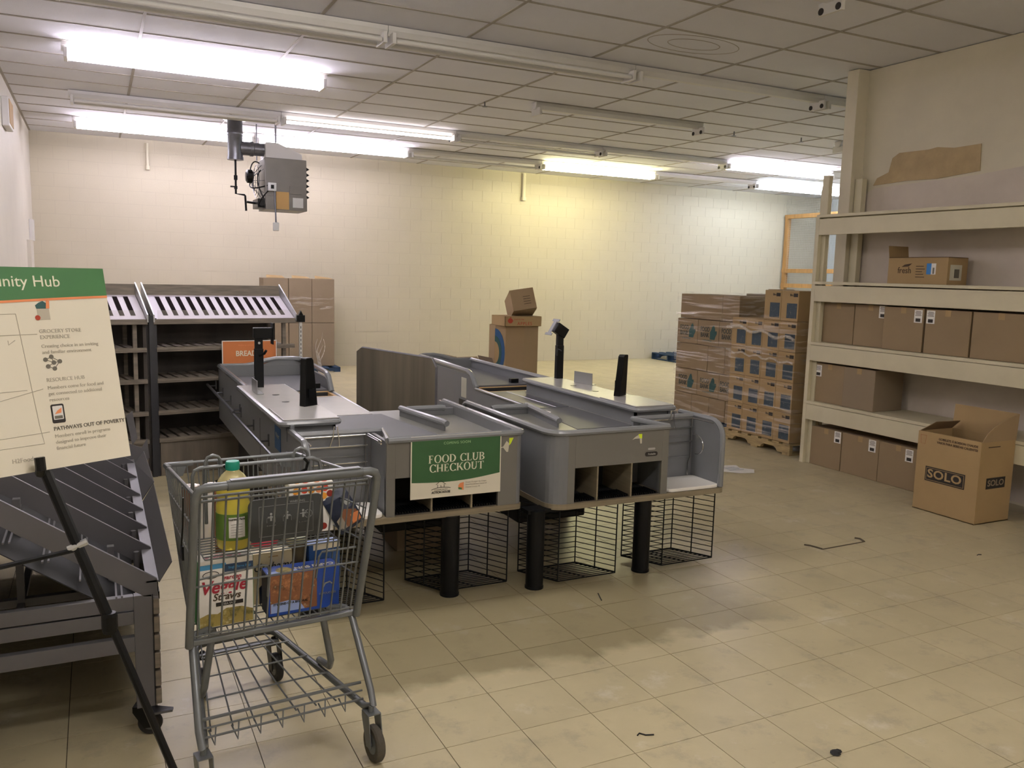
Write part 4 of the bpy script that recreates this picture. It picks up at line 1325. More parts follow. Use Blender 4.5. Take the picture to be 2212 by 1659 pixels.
part('body', ab, 'cardl', t, bev=0.003)
part('hand_hole', MB().prism([(0.2305, 0.03 + u, 0.085 + v) for u, v in rr(0.09, 0.035, 0.017)], (0.002, 0, 0)), 'dark', t)
text(t, 'APPLES', 0.062, (-0.03, -0.182, 0.035), 'S', 'inkred', sx=1.0, space=1.2)
text(t, 'Fresh & Crisp', 0.028, (-0.12, -0.182, 0.095), 'S', 'inkred', shear=0.3)
part('apple_print', MB().prism([(-0.25 + 0.036 * math.cos(a_) * (1 + 0.1 * math.cos(2 * a_)), -0.182, 0.075 + 0.036 * math.sin(a_)) for a_ in [2 * PI * k / 14 for k in range(14)]], (0, -0.001, 0)), 'inkred', t)
part('apple_leaf', MB().prism([(-0.25, -0.182, 0.11), (-0.23, -0.182, 0.125), (-0.26, -0.182, 0.125)], (0, -0.001, 0)), 'inkred', t)


def open_box(w, d, h, flaps, m, label, loc, rot, group=None, name='open_box', th=0.006):
    t = thing(name, label, 'box', loc, group=group, rot=rot)
    bd = MB().box(-w, w, -d, -d + th, 0, h).box(-w, w, d - th, d, 0, h).box(-w, -w + th, -d + th, d - th, 0, h).box(w - th, w, -d + th, d - th, 0, h).box(-w, w, -d, d, 0, th)
    part('body', bd, m, t)
    for side, ln, ang in flaps:
        a = R(ang)                                 # 0 = upright, 90 = folded flat outwards
        o, c = ln * math.sin(a), ln * math.cos(a)
        if side == 'y+':
            q = [(-w, d, h), (w, d, h), (w, d + o, h + c), (-w, d + o, h + c)]
        elif side == 'y-':
            q = [(-w, -d, h), (w, -d, h), (w, -d - o, h + c), (-w, -d - o, h + c)]
        elif side == 'x+':
            q = [(w, -d, h), (w, d, h), (w + o, d, h + c), (w + o, -d, h + c)]
        else:
            q = [(-w, -d, h), (-w, d, h), (-w - o, d, h + c), (-w - o, -d, h + c)]
        vx = (Vector(q[1]) - Vector(q[0])).cross(Vector(q[3]) - Vector(q[0])).normalized() * 0.004
        part('flap', MB().prism(q, vx), m, t)
    return t


t = open_box(0.165, 0.235, 0.30, [], 'card', 'open cardboard box tipped on top of the apple box', (5.33, 10.48, 1.15), (R(-20), R(-9), R(-14)))
text(t, 'farm', 0.07, (0.166, 0.08, 0.10), 'E', 'ink', shear=0.2)
for k in range(4):
    part('print_line', MB().box(0.0, 0.1, -0.2362, -0.235, 0.08 + k * 0.035, 0.086 + k * 0.035), 'inkbrown', t)
open_box(0.26, 0.2, 0.45, [('x-', 0.14, 28), ('x+', 0.1, -20), ('y+', 0.1, 50)], 'card3', 'low open cardboard box with raised flaps left of the tall bin', (4.67, 10.75, 0), (0, 0, R(5)))

# ------------------------------------------------------------------ long white wooden shelving on the right
t = thing('wooden_shelving', 'long yellowed white wooden shelving unit holding brown cartons against the right wall', 'shelving', (5.98, 5.84, 0))
Y2 = -4.2                                        # near end, outside the picture
tops = [0.594, 1.150, 1.700, 2.305]
for i, z in enumerate(tops):
    part('fascia', MB().box(0.0, 0.035, Y2, -0.02 if i else -0.01, z - 0.175, z - 0.03), 'shelf', t, bev=0.003)
    part('shelf_board', MB().prism([(-0.006, Y2, z - 0.026), (-0.006, 0.0, z - 0.018 if i > 1 else z - 0.026), (-0.006, 0.0, z + (0.008 if i > 1 else 0)), (-0.006, Y2, z)], (0.47, 0, 0)), 'shelf', t, bev=0.002)
    for y in (-0.03, -2.4):
        part('cross_support', MB().box(0.035, 0.44, y - 0.04, y, z - 0.14, z - 0.03), 'shelf', t)
part('front_post', MB().prism([(0.04, -0.08, 0), (0.04, 0.01, 0), (0.04, 0.01, 2.52), (0.04, -0.005, 2.58), (0.04, 0.0, 2.67), (0.04, -0.08, 2.665), (0.04, -0.075, 2.56), (0.04, -0.08, 2.52)], (0.045, 0, 0)), 'shelf', t, bev=0.003)
part('front_post', MB().box(0.04, 0.085, -2.45, -2.36, 0, 2.62), 'shelf', t)
part('rear_post', MB().box(0.40, 0.46, -0.13, -0.045, 0, 2.66), 'shelf', t, bev=0.003)
part('rear_post', MB().box(0.40, 0.46, -2.45, -2.36, 0, 2.62), 'shelf', t)
part('end_trim', MB().box(-0.002, 0.04, -0.035, 0.008, 0, 2.30), 'shelf', t, bev=0.003)


def label_on(t, w, y, z, wd=0.075, h=0.105):
    l = part('shipping_label', MB().box(w - 0.001, w, y - wd / 2, y + wd / 2, z - h / 2, z + h / 2), 'sticker', t)
    part('barcode', MB().box(w - 0.0015, w - 0.0005, y - wd * 0.3, y + wd * 0.3, z - h * 0.42, z - h * 0.16), 'ink', l)
    for k in range(4):
        part('print_line', MB().box(w - 0.0015, w - 0.0005, y - wd * (0.38 - 0.06 * (k % 2)), y + wd * (0.38 - 0.06 * (k % 2)), z + h * (0.05 + 0.1 * k), z + h * (0.08 + 0.1 * k) + 0.002), 'greytextd', l)


def shelf_box(y1, y0, z0, h, label, x0=6.04, m='card2', labels=(), dep=0.36, group=None):
    t = carton(x0, x0 + dep, y0, y1, z0, z0 + h, m, label, group)
    yc = (y0 + y1) / 2
    for (ly, lz) in labels:
        label_on(t, -dep / 2, ly - yc, lz - z0)
    part('packing_tape', MB().box(-dep / 2 - 0.0008, -dep / 2, -0.025, 0.025, h - 0.05, h), 'cardl', t)
    return t


G3 = 'cartons on the second shelf from the top'
shelf_box(5.765, 5.41, 1.152, 0.365, 'plain brown carton on the shelf below the fresh box, at the far left end', x0=6.07, group=G3)
shelf_box(5.395, 5.055, 1.152, 0.365, 'brown carton with half-hidden white label, second from the far end', x0=6.06, group=G3, labels=((5.098, 1.46),))
shelf_box(5.05, 4.665, 1.152, 0.36, 'brown carton with white label at its upper right, third from the far end', x0=6.02, group=G3, labels=((4.715, 1.445),))
shelf_box(4.645, 4.25, 1.152, 0.355, 'brown carton with white label at its upper left, fourth from the far end', x0=6.02, group=G3, labels=((4.60, 1.445),))
shelf_box(4.235, 3.78, 1.152, 0.355, 'brown carton cut by the right edge of the photo, on the row of five', x0=6.02, group=G3)
G2 = 'cartons on the lowest shelf board'
shelf_box(5.77, 5.43, 0.596, 0.36, 'brown carton with white label at its upper left on the lowest board', x0=6.03, group=G2, labels=((5.735, 0.885),))
shelf_box(5.42, 5.08, 0.596, 0.36, 'plain brown carton showing its dark right side on the lowest board', x0=6.01, group=G2, m='card3')
G1 = 'cartons on the floor under the shelving'
shelf_box(5.76, 5.40, 0, 0.362, 'brown carton on the floor under the shelving, nearest the corner post', x0=6.02, group=G1, labels=((5.445, 0.305),))
shelf_box(5.392, 4.99, 0, 0.36, 'brown carton on the floor under the shelving, middle one of three', x0=6.02, group=G1, labels=((5.06, 0.30),))
shelf_box(4.987, 4.60, 0, 0.358, 'brown carton on the floor under the shelving, beside the big open box', x0=6.02, group=G1, labels=((4.685, 0.29),))

t = open_box(0.12, 0.285, 0.225, [('y+', 0.10, 8)], 'cardl', 'brown box with blue and white sticker, alone on the upper shelf', (6.27, 4.87, 1.702), (0, 0, 0), name='produce_box')
part('lid', MB().box(-0.12, 0.12, -0.285, 0.285, 0.222, 0.227), 'cardin', t)
text(t, 'fresh', 0.075, (-0.1215, 0.12, 0.115), 'W', 'inkbrown', sx=0.9)
part('leaf_print', MB().prism([(-0.121, y, z) for y, z in ((0.15, 0.145), (0.12, 0.165), (0.05, 0.175), (0.08, 0.15))], (-0.001, 0, 0)), 'inkbrown', t)
for k in range(5):
    part('print_line', MB().box(-0.1215, -0.12, -0.075 + (k % 3) * 0.012, 0.01, 0.06 + 0.022 * k, 0.066 + 0.022 * k), 'inkbrown', t)
part('blue_sticker', MB().box(-0.1215, -0.12, -0.135, -0.092, 0.085, 0.175), 'blue', t)
part('white_sticker', MB().box(-0.1215, -0.12, -0.178, -0.136, 0.085, 0.175), 'sticker', t)
part('barcode', MB().box(-0.122, -0.1215, -0.165, -0.15, 0.09, 0.14), 'greytextd', t)
pl = part('end_label', MB().box(-0.09, 0.05, -0.2865, -0.285, 0.04, 0.165), 'tapew', t)
part('barcode', MB().box(-0.04, 0.02, -0.2872, -0.2864, 0.06, 0.13), 'greytextd', pl)

# big open paper-cup box standing on the floor
t = open_box(0.19, 0.256, 0.60, [('x+', 0.19, 4), ('y-', 0.0, 0)], 'cardl', 'tall open cardboard box printed SOLO standing on the floor before the shelving', (5.787, 4.035, 0), (0, 0, R(0)), name='open_box')
part('flap', MB().prism([(0.19, -0.256, 0.60), (0.20, -0.256, 0.785), (0.115, -0.256, 0.77), (0.06, -0.252, 0.755), (0.0, -0.25, 0.73), (-0.06, -0.25, 0.70), (-0.12, -0.25, 0.66), (-0.18, -0.256, 0.60)], (0, 0.004, 0)), 'card', t)
part('flap', MB().prism([(-0.19, -0.25, 0.60), (-0.19, 0.25, 0.60), (-0.04, 0.24, 0.575), (-0.04, -0.24, 0.575)], (0, 0, 0.004)), 'cardl', t)
part('flap', MB().prism([(-0.18, 0.25, 0.60), (0.18, 0.25, 0.60), (0.16, 0.17, 0.67), (-0.14, 0.15, 0.68)], (0, 0.003, 0.003)), 'cardin', t)
w = -0.1912
fm = part('logo_plate', MB().box(w - 0.0004, w + 0.001, -0.155, 0.17, 0.235, 0.345), 'ink', t)
part('logo_line', MB().box(w - 0.0012, w, -0.147, 0.162, 0.243, 0.246).box(w - 0.0012, w, -0.147, 0.162, 0.334, 0.337).box(w - 0.0012, w, -0.147, -0.144, 0.243, 0.337).box(w - 0.0012, w, 0.159, 0.162, 0.243, 0.337), 'cardl', t)
text(t, 'SOLO', 0.088, (w - 0.0015, 0.01, 0.292), 'W', 'cardl', bold=0.0022, sx=1.2, space=1.05)
text(t, 'GOBELETS À BOISSON CHAUDE', 0.023, (w, -0.075, 0.565), 'W', 'inkbrown', bold=0.0006, sx=0.95)
text(t, 'VASOS PARA BEBIDAS CALIENTES', 0.023, (w, -0.070, 0.538), 'W', 'inkbrown', bold=0.0006, sx=0.95)
part('cup_print', MB().tube([(w, 0.235, 0.575), (w, 0.185, 0.575), (w, 0.192, 0.51), (w, 0.228, 0.51), (w, 0.235, 0.575)], 0.0008, 4), 'inkred', t)
part('logo_plate', MB().box(-0.10, 0.11, -0.2578, -0.2565, 0.255, 0.335), 'ink', t)
text(t, 'SOLO', 0.062, (0.005, -0.2585, 0.295), 'S', 'card3', bold=0.0015, sx=1.15)
part('print_line', MB().box(-0.11, 0.02, -0.2578, -0.2565, 0.558, 0.565), 'inkbrown', t)

t = thing('paper_sheet', 'crumpled white printed sheet of paper lying on the floor tiles', 'paper', (5.06, 5.80, 0.0))
ps = MB().prism([(-0.10, -0.03, 0.002), (0.02, -0.16, 0.003), (0.15, -0.19, 0.002), (0.23, -0.10, 0.006), (0.13, -0.02, 0.012), (0.15, 0.05, 0.02), (0.06, 0.10, 0.014), (-0.06, 0.06, 0.004)], (0, 0, 0.002))
part('sheet', ps, 'paper', t)
for k in range(4):
    part('print_line', MB().box(-0.05 + 0.01 * k, 0.12 - 0.02 * (k % 2), -0.09 + 0.035 * k, -0.085 + 0.035 * k, 0.016, 0.0165), 'inkblue', t)
# scuffs and crumbs on the floor
t = thing('floor_debris', 'small dark clump of dirt on the pale tiles near the bottom right', 'debris', (2.40, 2.05, 0))
part('clump', MB().lathe([(0.012, 0), (0.02, 0.004), (0.012, 0.012), (0.002, 0.014)], (-0.045, -0.02, 0), 7).lathe([(0.01, 0), (0.014, 0.005), (0.004, 0.01)], (-0.025, -0.015, 0), 6), 'dark', t)
t = thing('floor_scuff', 'black U-shaped scuff mark where a fixture once stood on the open floor', 'scuff mark', (4.3, 3.85, 0))
part('mark', MB().tube([(-0.215, 0.05, 0.0002), (-0.19, 0.02, 0.0002), (-0.17, -0.06, 0.0002)], 0.008, 4).tube([(-0.17, -0.062, 0.0002), (0.22, -0.05, 0.0002)], 0.005, 4).tube([(0.22, -0.05, 0.0002), (0.24, 0.0, 0.0002), (0.22, 0.03, 0.0002)], 0.009, 4), 'joint', t)
for (x, y, pts, lb) in ((2.36, 3.64, [(0.02, 0.05), (0.0, 0.0), (-0.015, -0.04)], 'thin dark twig on the floor in front of the right counter'),
                        (1.79, 2.41, [(-0.03, 0.01), (-0.015, 0.02), (0.0, 0.0), (0.03, -0.01)], 'small dark squiggle of string on the floor near the bottom edge'),
                        (4.99, 3.32, [(-0.01, 0.0), (0.01, 0.005), (0.025, -0.005)], 'small dark crumb on the floor before the open SOLO box')):
    t = thing('floor_debris', lb, 'debris', (x, y, 0))
    part('bit', MB().tube([(a, b, 0.003) for a, b in pts], 0.003, 5), 'dark', t)

# ------------------------------------------------------------------ shopping cart
ct = thing('shopping_cart', 'grey wire shopping cart filled with groceries in the foreground', 'shopping cart', (0.54, 2.64, 0), rz=R(5))
w = MB()
hz = 1.035
part('handle', MB().tube([(-0.20, 0.0, hz), (0.0, 0.0, hz), (0.235, 0.0, hz)], 0.0165, 12), 'cartp', ct, smooth=True)
part('handle_stripe', MB().box(-0.19, 0.225, -0.012, 0.012, hz + 0.014, hz + 0.018), 'cartm', ct)
for s in (-1, 1):
    ts = MB()
    b0 = (-0.20 if s < 0 else 0.235)
    ts.tube([(b0, 0, hz), (s * 0.262, 0.0, hz), (s * 0.282, 0.003, hz - 0.008), (s * 0.291, 0.010, hz - 0.03), (s * 0.292, 0.03, hz - 0.10), (s * 0.287, 0.19, 0.46)], 0.0138, 12)
    part('handle_post', ts, 'cartm', ct, smooth=True)
    part('side_frame', MB().tube([(s * 0.205, 0.27, 0.475), (s * 0.262, 0.235, 0.475), (s * 0.275, 0.20, 0.45), (s * 0.288, 0.05, 0.235), (s * 0.286, 0.02, 0.195), (s * 0.27, 0.06, 0.175), (s * 0.165, 0.76, 0.185), (s * 0.145, 0.795, 0.188), (s * 0.11, 0.805, 0.19), (0, 0.805, 0.19)], 0.0128, 10), 'cartm', ct, smooth=True)
    part('inner_brace', MB().tube([(s * 0.19, 0.30, 0.475), (s * 0.195, 0.29, 0.44), (s * 0.225, 0.285, 0.26), (s * 0.228, 0.31, 0.225), (s * 0.225, 0.42, 0.205)], 0.0128, 10), 'cartm', ct, smooth=True)
    # side wall of the basket
    sw_ = MB()
    sw_.grid((s * 0.283, 0.05, 1.0), (s * 0.252, 0.80, 0.94), (s * 0.215, 0.70, 0.475), (s * 0.272, 0.21, 0.475), 15, 1, 0.0025)
    for f in (0.22, 0.45, 0.72):
        a = Vector((s * 0.283, 0.05, 1.0)).lerp(Vector((s * 0.272, 0.21, 0.475)), f)
        b = Vector((s * 0.252, 0.80, 0.94)).lerp(Vector((s * 0.215, 0.70, 0.475)), f)
        sw_.tube([a, b], 0.0035, 6)
    part('side_wall', sw_, 'cartm', ct)
    part('top_rim', MB().tube([(s * 0.284, 0.03, 1.0), (s * 0.252, 0.79, 0.94)], 0.0065, 8), 'cartm', ct, smooth=True)
    part('corner_guard', MB().tube([(s * 0.253, 0.70, 0.945), (s * 0.252, 0.80, 0.935), (s * 0.15, 0.805, 0.935)], 0.011, 8).prism([(s * 0.256, 0.80, 0.94), (s * 0.17, 0.807, 0.94), (s * 0.19, 0.80, 0.89), (s * 0.25, 0.79, 0.88)], (0, -0.006, 0)), 'cartm', ct, smooth=True)
fw = MB().grid((-0.252, 0.80, 0.935), (0.252, 0.80, 0.935), (0.215, 0.70, 0.475), (-0.215, 0.70, 0.475), 14, 5, 0.0025)
fw.tube([(-0.252, 0.80, 0.938), (0.252, 0.80, 0.938)], 0.006, 8)
part('front_wall', fw, 'cartm', ct)
bw = MB().grid((-0.272, 0.21, 0.475), (0.272, 0.21, 0.475), (0.215, 0.70, 0.475), (-0.215, 0.70, 0.475), 15, 9, 0.0025)
part('basket_floor', bw, 'cartm', ct)
part('lower_bar', MB().box(-0.285, 0.285, 0.19, 0.212, 0.457, 0.476), 'cartm', ct, bev=0.004)
gt = MB()
for i in range(15):
    u = -0.262 + i * 0.524 / 14
    gt.tube([(u * 1.03, 0.045, 0.995), (u, 0.185, 0.487)], 0.0034, 6)
for f in (0.0, 0.03, 0.62, 0.985):
    gt.tube([(-0.272, 0.045 + 0.14 * f, 0.995 - 0.508 * f), (0.272, 0.045 + 0.14 * f, 0.995 - 0.508 * f)], 0.0045 if f < 0.1 else 0.0036, 6)
gt.tube([(-0.262, 0.13, 0.705), (-0.06, 0.13, 0.72), (-0.045, 0.13, 0.715), (-0.04, 0.13, 0.70), (-0.04, 0.155, 0.60)], 0.004, 6)
gt.tube([(0.262, 0.13, 0.735), (0.14, 0.13, 0.735), (0.13, 0.13, 0.72), (0.125, 0.15, 0.64)], 0.004, 6)
part('rear_gate', gt, 'cartm', ct)
# child seat
cs = MB()
cs.tube([(-0.225, 0.42, 0.76), (-0.225, 0.41, 0.975), (-0.218, 0.41, 0.995), (-0.20, 0.41, 1.003), (0.20, 0.41, 1.003), (0.225, 0.41, 0.99), (0.23, 0.41, 0.97), (0.23, 0.42, 0.76)], 0.0065, 8)
for i in range(12):
    u = -0.19 + i * 0.38 / 11
    cs.tube([(u, 0.41, 1.0), (u, 0.42, 0.745)], 0.0026, 5)
for c_ in (-0.155, 0.155):
    cs.tube([(c_ - 0.026, 0.415, 0.80), (c_ - 0.026, 0.415, 1.02), (c_ - 0.018, 0.415, 1.036), (c_, 0.415, 1.043), (c_ + 0.018, 0.415, 1.036), (c_ + 0.026, 0.415, 1.02), (c_ + 0.026, 0.415, 0.80)], 0.006, 8)
cs.grid((-0.23, 0.20, 0.742), (0.23, 0.20, 0.742), (0.23, 0.42, 0.745), (-0.23, 0.42, 0.745), 2, 9, 0.0026)
part('child_seat', cs, 'cartm', ct, smooth=True)
for c_ in (-0.12, 0.165):
    part('strap', MB().tube([(c_, 0.405, 1.005), (c_ + 0.012, 0.395, 0.99), (c_ + 0.005, 0.395, 0.965), (c_ - 0.03, 0.40, 0.95)], 0.006, 6), 'blackp', ct)
part('strap', MB().tube([(-0.30, 0.16, 0.97), (-0.297, 0.20, 0.86), (-0.30, 0.21, 0.80)], 0.003, 5).box(-0.302, -0.296, 0.19, 0.22, 0.755, 0.80), 'blackp', ct)
pn = part('seat_panel', MB().prism([(0.038 + x, 0.20 + 0.0 * z, 0.852 + z) for x, z in rr(0.258, 0.148, 0.024)], (0, -0.006, 0)), 'panelp', ct, bev=0.002)
ln = MB()
for (xa, xb, za, zb) in ((-0.055, 0.13, 0.795, 0.9),):
    for q in (((xa, za), (xb, za)), ((xa, zb), (xb, zb)), ((xa, za), (xa, zb)), ((xb, za), (xb, zb))):
        ln.tube([(x, 0.1935, z) for x, z in q], 0.0006, 4)
part('print_frame', ln, 'line', pn)
for (cx, k) in ((-0.015, 0), (0.04, 1), (0.095, 2)):
    f = MB()
    f.lathe([(0.004, 0.193), (0.004, 0.194)], (cx, 0, 0.872), 8, 'y')
    f.box(cx - 0.003, cx + 0.003, 0.193, 0.194, 0.848, 0.866)
    f.box(cx - 0.011, cx + 0.011, 0.193, 0.194, 0.860, 0.863)
    if k == 2:
        f.tube([(cx + 0.018 + 0.014 * math.cos(a), 0.1935, 0.858 + 0.014 * math.sin(a)) for a in [2 * PI * q / 16 for q in range(16)]], 0.0008, 4, closed=True)
        f.tube([(cx + 0.009, 0.1935, 0.868), (cx + 0.027, 0.1935, 0.848)], 0.0008, 4)
    else:
        f.tube([(cx - 0.014, 0.1935, 0.842), (cx - 0.014, 0.1935, 0.858), (cx + 0.014, 0.1935, 0.858), (cx + 0.014, 0.1935, 0.842)], 0.0007, 4)
    part('pictogram', f, 'line', pn)
text(pn, 'WARNING', 0.011, (0.075, 0.1932, 0.907), 'S', 'line')
for cx in (-0.015, 0.095):
    text(pn, 'do not stand', 0.006, (cx, 0.1932, 0.832), 'S', 'line')
# lower tray
tr = MB()
for i in range(8):
    u = -1 + 2 * i / 7
    tr.tube([(u * 0.245, 0.09, 0.205), (u * 0.14, 0.785, 0.205)], 0.003, 6)
for v in (0.30, 0.47, 0.63, 0.77):
    hw = 0.25 - (v - 0.09) * 0.15
    tr.tube([(-hw, v, 0.208), (hw, v, 0.208)], 0.0035, 6)
for (v, z, r_) in ((0.10, 0.245, 0.006), (0.085, 0.222, 0.004), (0.075, 0.195, 0.0045)):
    tr.tube([(-0.268, v, z), (0.27, v, z)], r_, 6)
for i in range(7):
    u = -0.23 + i * 0.073
    tr.tube([(u, 0.085, 0.222), (u - 0.008, 0.065, 0.17), (u - 0.02, 0.10, 0.205)], 0.003, 5)
part('lower_tray', tr, 'cartm', ct)
part('cross_strap', MB().box(-0.16, 0.16, 0.735, 0.765, 0.165, 0.172), 'cartm', ct)


def caster(parent, x, y, r_, wd, ang, m='tyre', hgt=0.18):
    T = Matrix.Translation((x, y, 0)) @ Matrix.Rotation(ang, 4, 'Z')

    def tx(pts):
        return [tuple(T @ Vector(p)) for p in pts]
    c = MB()
    for s in (-1, 1):
        c.prism(tx([(s * (wd / 2 + 0.006), -0.022, r_ - 0.008), (s * (wd / 2 + 0.006), 0.012, r_ - 0.012), (s * (wd / 2 + 0.006), 0.05, hgt - 0.03), (s * (wd / 2 + 0.006), 0.05, hgt - 0.01), (s * (wd / 2 + 0.006), -0.005, hgt - 0.01), (s * (wd / 2 + 0.006), -0.02, r_ + 0.03)]), T.to_3x3() @ Vector((s * 0.003, 0, 0)))
    c.prism(tx([(-wd / 2 - 0.009, -0.005, hgt - 0.013), (wd / 2 + 0.009, -0.005, hgt - 0.013), (wd / 2 + 0.009, 0.05, hgt - 0.013), (-wd / 2 - 0.009, 0.05, hgt - 0.013)]), (0, 0, 0.004))
    c.tube(tx([(0, 0.022, hgt - 0.01), (0, 0.022, hgt + 0.012)]), 0.01, 8)
    f = part('caster_fork', c, 'cartm' if m == 'tyre' else 'blackp', parent)
    wh = MB().lathe([(r_ * 0.55, -wd / 2 + 0.004), (r_ * 0.92, -wd / 2), (r_, -wd / 2 + 0.006), (r_, wd / 2 - 0.006), (r_ * 0.92, wd / 2), (r_ * 0.55, wd / 2 - 0.004)], (0, 0, 0), 28, 'x')
    wh.v = [tuple(T @ (Vector(p) + Vector((0, -0.004, r_)))) for p in wh.v]
    part('wheel', wh, m, f, smooth=True)
    hb = MB().lathe([(r_ * 0.16, -wd / 2 - 0.008), (r_ * 0.16, wd / 2 + 0.008)], (0, 0, 0), 12, 'x').lathe([(r_ * 0.55, -wd / 2 + 0.002), (r_ * 0.55, wd / 2 - 0.002)], (0, 0, 0), 20, 'x')
    hb.v = [tuple(T @ (Vector(p) + Vector((0, -0.004, r_)))) for p in hb.v]
    part('hub', hb, 'cartp', f)


caster(ct, 0.281, 0.0, 0.064, 0.03, R(3))
caster(ct, -0.281, 0.0, 0.064, 0.03, R(3))
caster(ct, 0.145, 0.74, 0.058, 0.028, R(4), 'tyred', 0.165)
caster(ct, -0.145, 0.74, 0.058, 0.028, R(-14), 'tyred', 0.165)

# ------------------------------------------------------------------ groceries in the cart (placed in the cart's own axes)
Tc = Matrix.Translation((0.54, 2.64, 0)) @ Matrix.Rotation(R(5), 4, 'Z')


def groc(name, label, cat, u, v, z, rz=0, rot=None):
    p = Tc @ Vector((u, v, z))
    return thing(name, label, cat, p, rot=rot or (0, 0, R(5) + rz))


t = groc('oil_bottle', 'large bottle of yellow cooking oil with teal cap standing in the cart\'s child seat', 'bottle', -0.117, 0.29, 0.748)
part('bottle', MB().lathe([(0.050, 0.0), (0.056, 0.008), (0.057, 0.10), (0.056, 0.15), (0.051, 0.165), (0.052, 0.18), (0.056, 0.195), (0.054, 0.215)], (0, 0, 0), 28), 'oil', t, smooth=True)
part('bottle_neck', MB().lathe([(0.054, 0.2155), (0.048, 0.235), (0.036, 0.252), (0.023, 0.263), (0.020, 0.272)], (0, 0, 0), 24), 'plast', t, smooth=True)
part('cap', MB().lathe([(0.0225, 0.268), (0.0235, 0.272), (0.0235, 0.292), (0.021, 0.297)], (0, 0, 0), 24), 'teal', t, smooth=True)
part('label', MB().lathe([(0.0578, 0.035), (0.0578, 0.125)], (0, 0, 0), 28), 'grlabel', t, smooth=True)
nf = MB()
for i in range(6):
    a0, a1 = R(-118 + i * 9), R(-118 + (i + 1) * 9)
    nf.prism([(0.0584 * math.cos(a0), 0.0584 * math.sin(a0), 0.045), (0.0584 * math.cos(a1), 0.0584 * math.sin(a1), 0.045), (0.0584 * math.cos(a1), 0.0584 * math.sin(a1), 0.115), (0.0584 * math.cos(a0), 0.0584 * math.sin(a0), 0.115)], (0, -0.0004, 0))
part('nutrition_label', nf, 'sticker', t)
text(t, 'Nutrition Facts', 0.009, (-0.003, -0.0592, 0.109), 'S', 'ink', bold=0.0003)
for k in range(5):
    part('print_line', MB().box(-0.022, 0.016, -0.0596, -0.0590, 0.055 + 0.009 * k, 0.056 + 0.009 * k), 'greytextd', t)

t = groc('snack_carton', 'white carton with orange and red fruit dots, upright in the cart\'s child seat', 'carton', 0.165, 0.345, 0.748, rz=R(-3))
part('body', MB().box(-0.08, 0.08, -0.03, 0.03, 0, 0.185), 'boxwhite', t, bev=0.002)
fd = [('fruitor', -0.055, 0.158), ('fruitred', -0.025, 0.160), ('fruitor', 0.0, 0.158), ('fruitred', 0.05, 0.162), ('orangeline', 0.028, 0.158), ('fruitdk', -0.06, 0.135), ('fruitor', 0.045, 0.133), ('fruitdk', 0.068, 0.140), ('fruitred', 0.02, 0.03), ('fruitdk', 0.045, 0.02)]
for mm, x, z in fd:
    part('fruit_dot', MB().lathe([(0.0125, -0.0306), (0.0125, -0.030)], (x, 0, z), 16, 'y'), mm, t)
for mm, x, y in (('fruitor', -0.05, -0.018), ('fruitred', -0.02, -0.02), ('fruitred', 0.05, -0.018), ('orangeline', 0.022, -0.02)):
    part('fruit_dot', MB().lathe([(0.010, 0.1853), (0.010, 0.1858)], (x, y, 0), 14), mm, t)
part('name_plate', MB().box(-0.02, 0.022, -0.012, 0.002, 0.1853, 0.1862), 'ink', t)
text(t, "That's it.", 0.010, (0.001, -0.005, 0.1865), (0, 0, 0), 'sticker', bold=0.0002)

t = groc('snack_pouch', 'dark blue and brown snack pouch leaning in the right corner of the child seat', 'pouch', 0.315, 0.30, 0.752, rot=(R(-8), R(-28), R(8)))
pc = MB()
prof = [(0.0, 0.003), (0.03, 0.018), (0.08, 0.022), (0.13, 0.014), (0.155, 0.002)]
for i in range(4):
    (z0, d0), (z1, d1) = prof[i], prof[i + 1]
    w0, w1 = 0.05, 0.05
    vs = [(-w0, -d0 * 0.3, z0), (-w0 * .6, -d0, z0), (w0 * .6, -d0, z0), (w0, -d0 * .3, z0), (w0, d0 * .3, z0), (w0 * .6, d0, z0), (-w0 * .6, d0, z0), (-w0, d0 * .3, z0)]
    v2 = [(-w1, -d1 * 0.3, z1), (-w1 * .6, -d1, z1), (w1 * .6, -d1, z1), (w1, -d1 * .3, z1), (w1, d1 * .3, z1), (w1 * .6, d1, z1), (-w1 * .6, d1, z1), (-w1, d1 * .3, z1)]
    pc.add(vs + v2, [(k, (k + 1) % 8, 8 + (k + 1) % 8, 8 + k) for k in range(8)] + [tuple(range(7, -1, -1)), tuple(range(8, 16))])
part('body', pc, 'pouchn', t, smooth=True)
part('picture', MB().prism([(-0.03, -0.0225, 0.02), (0.035, -0.0225, 0.015), (0.04, -0.0235, 0.06), (0.0, -0.0235, 0.085), (-0.03, -0.0235, 0.055)], (0, 0.001, 0)), 'pouchb', t)
part('picture', MB().prism([(0.005, -0.0235, 0.02), (0.04, -0.0235, 0.02), (0.042, -0.0245, 0.05), (0.01, -0.0245, 0.055)], (0, 0.001, 0)), 'orange', t)
part('text_patch', MB().prism([(-0.045, -0.0225, 0.02), (-0.02, -0.0235, 0.02), (-0.02, -0.0245, 0.07), (-0.045, -0.0235, 0.06)], (0, 0.001, 0)), 'pouchg', t)
part('crest', MB().lathe([(0.012, -0.0215), (0.012, -0.0205)], (0.025, 0, 0.10), 14, 'y'), 'line', t)

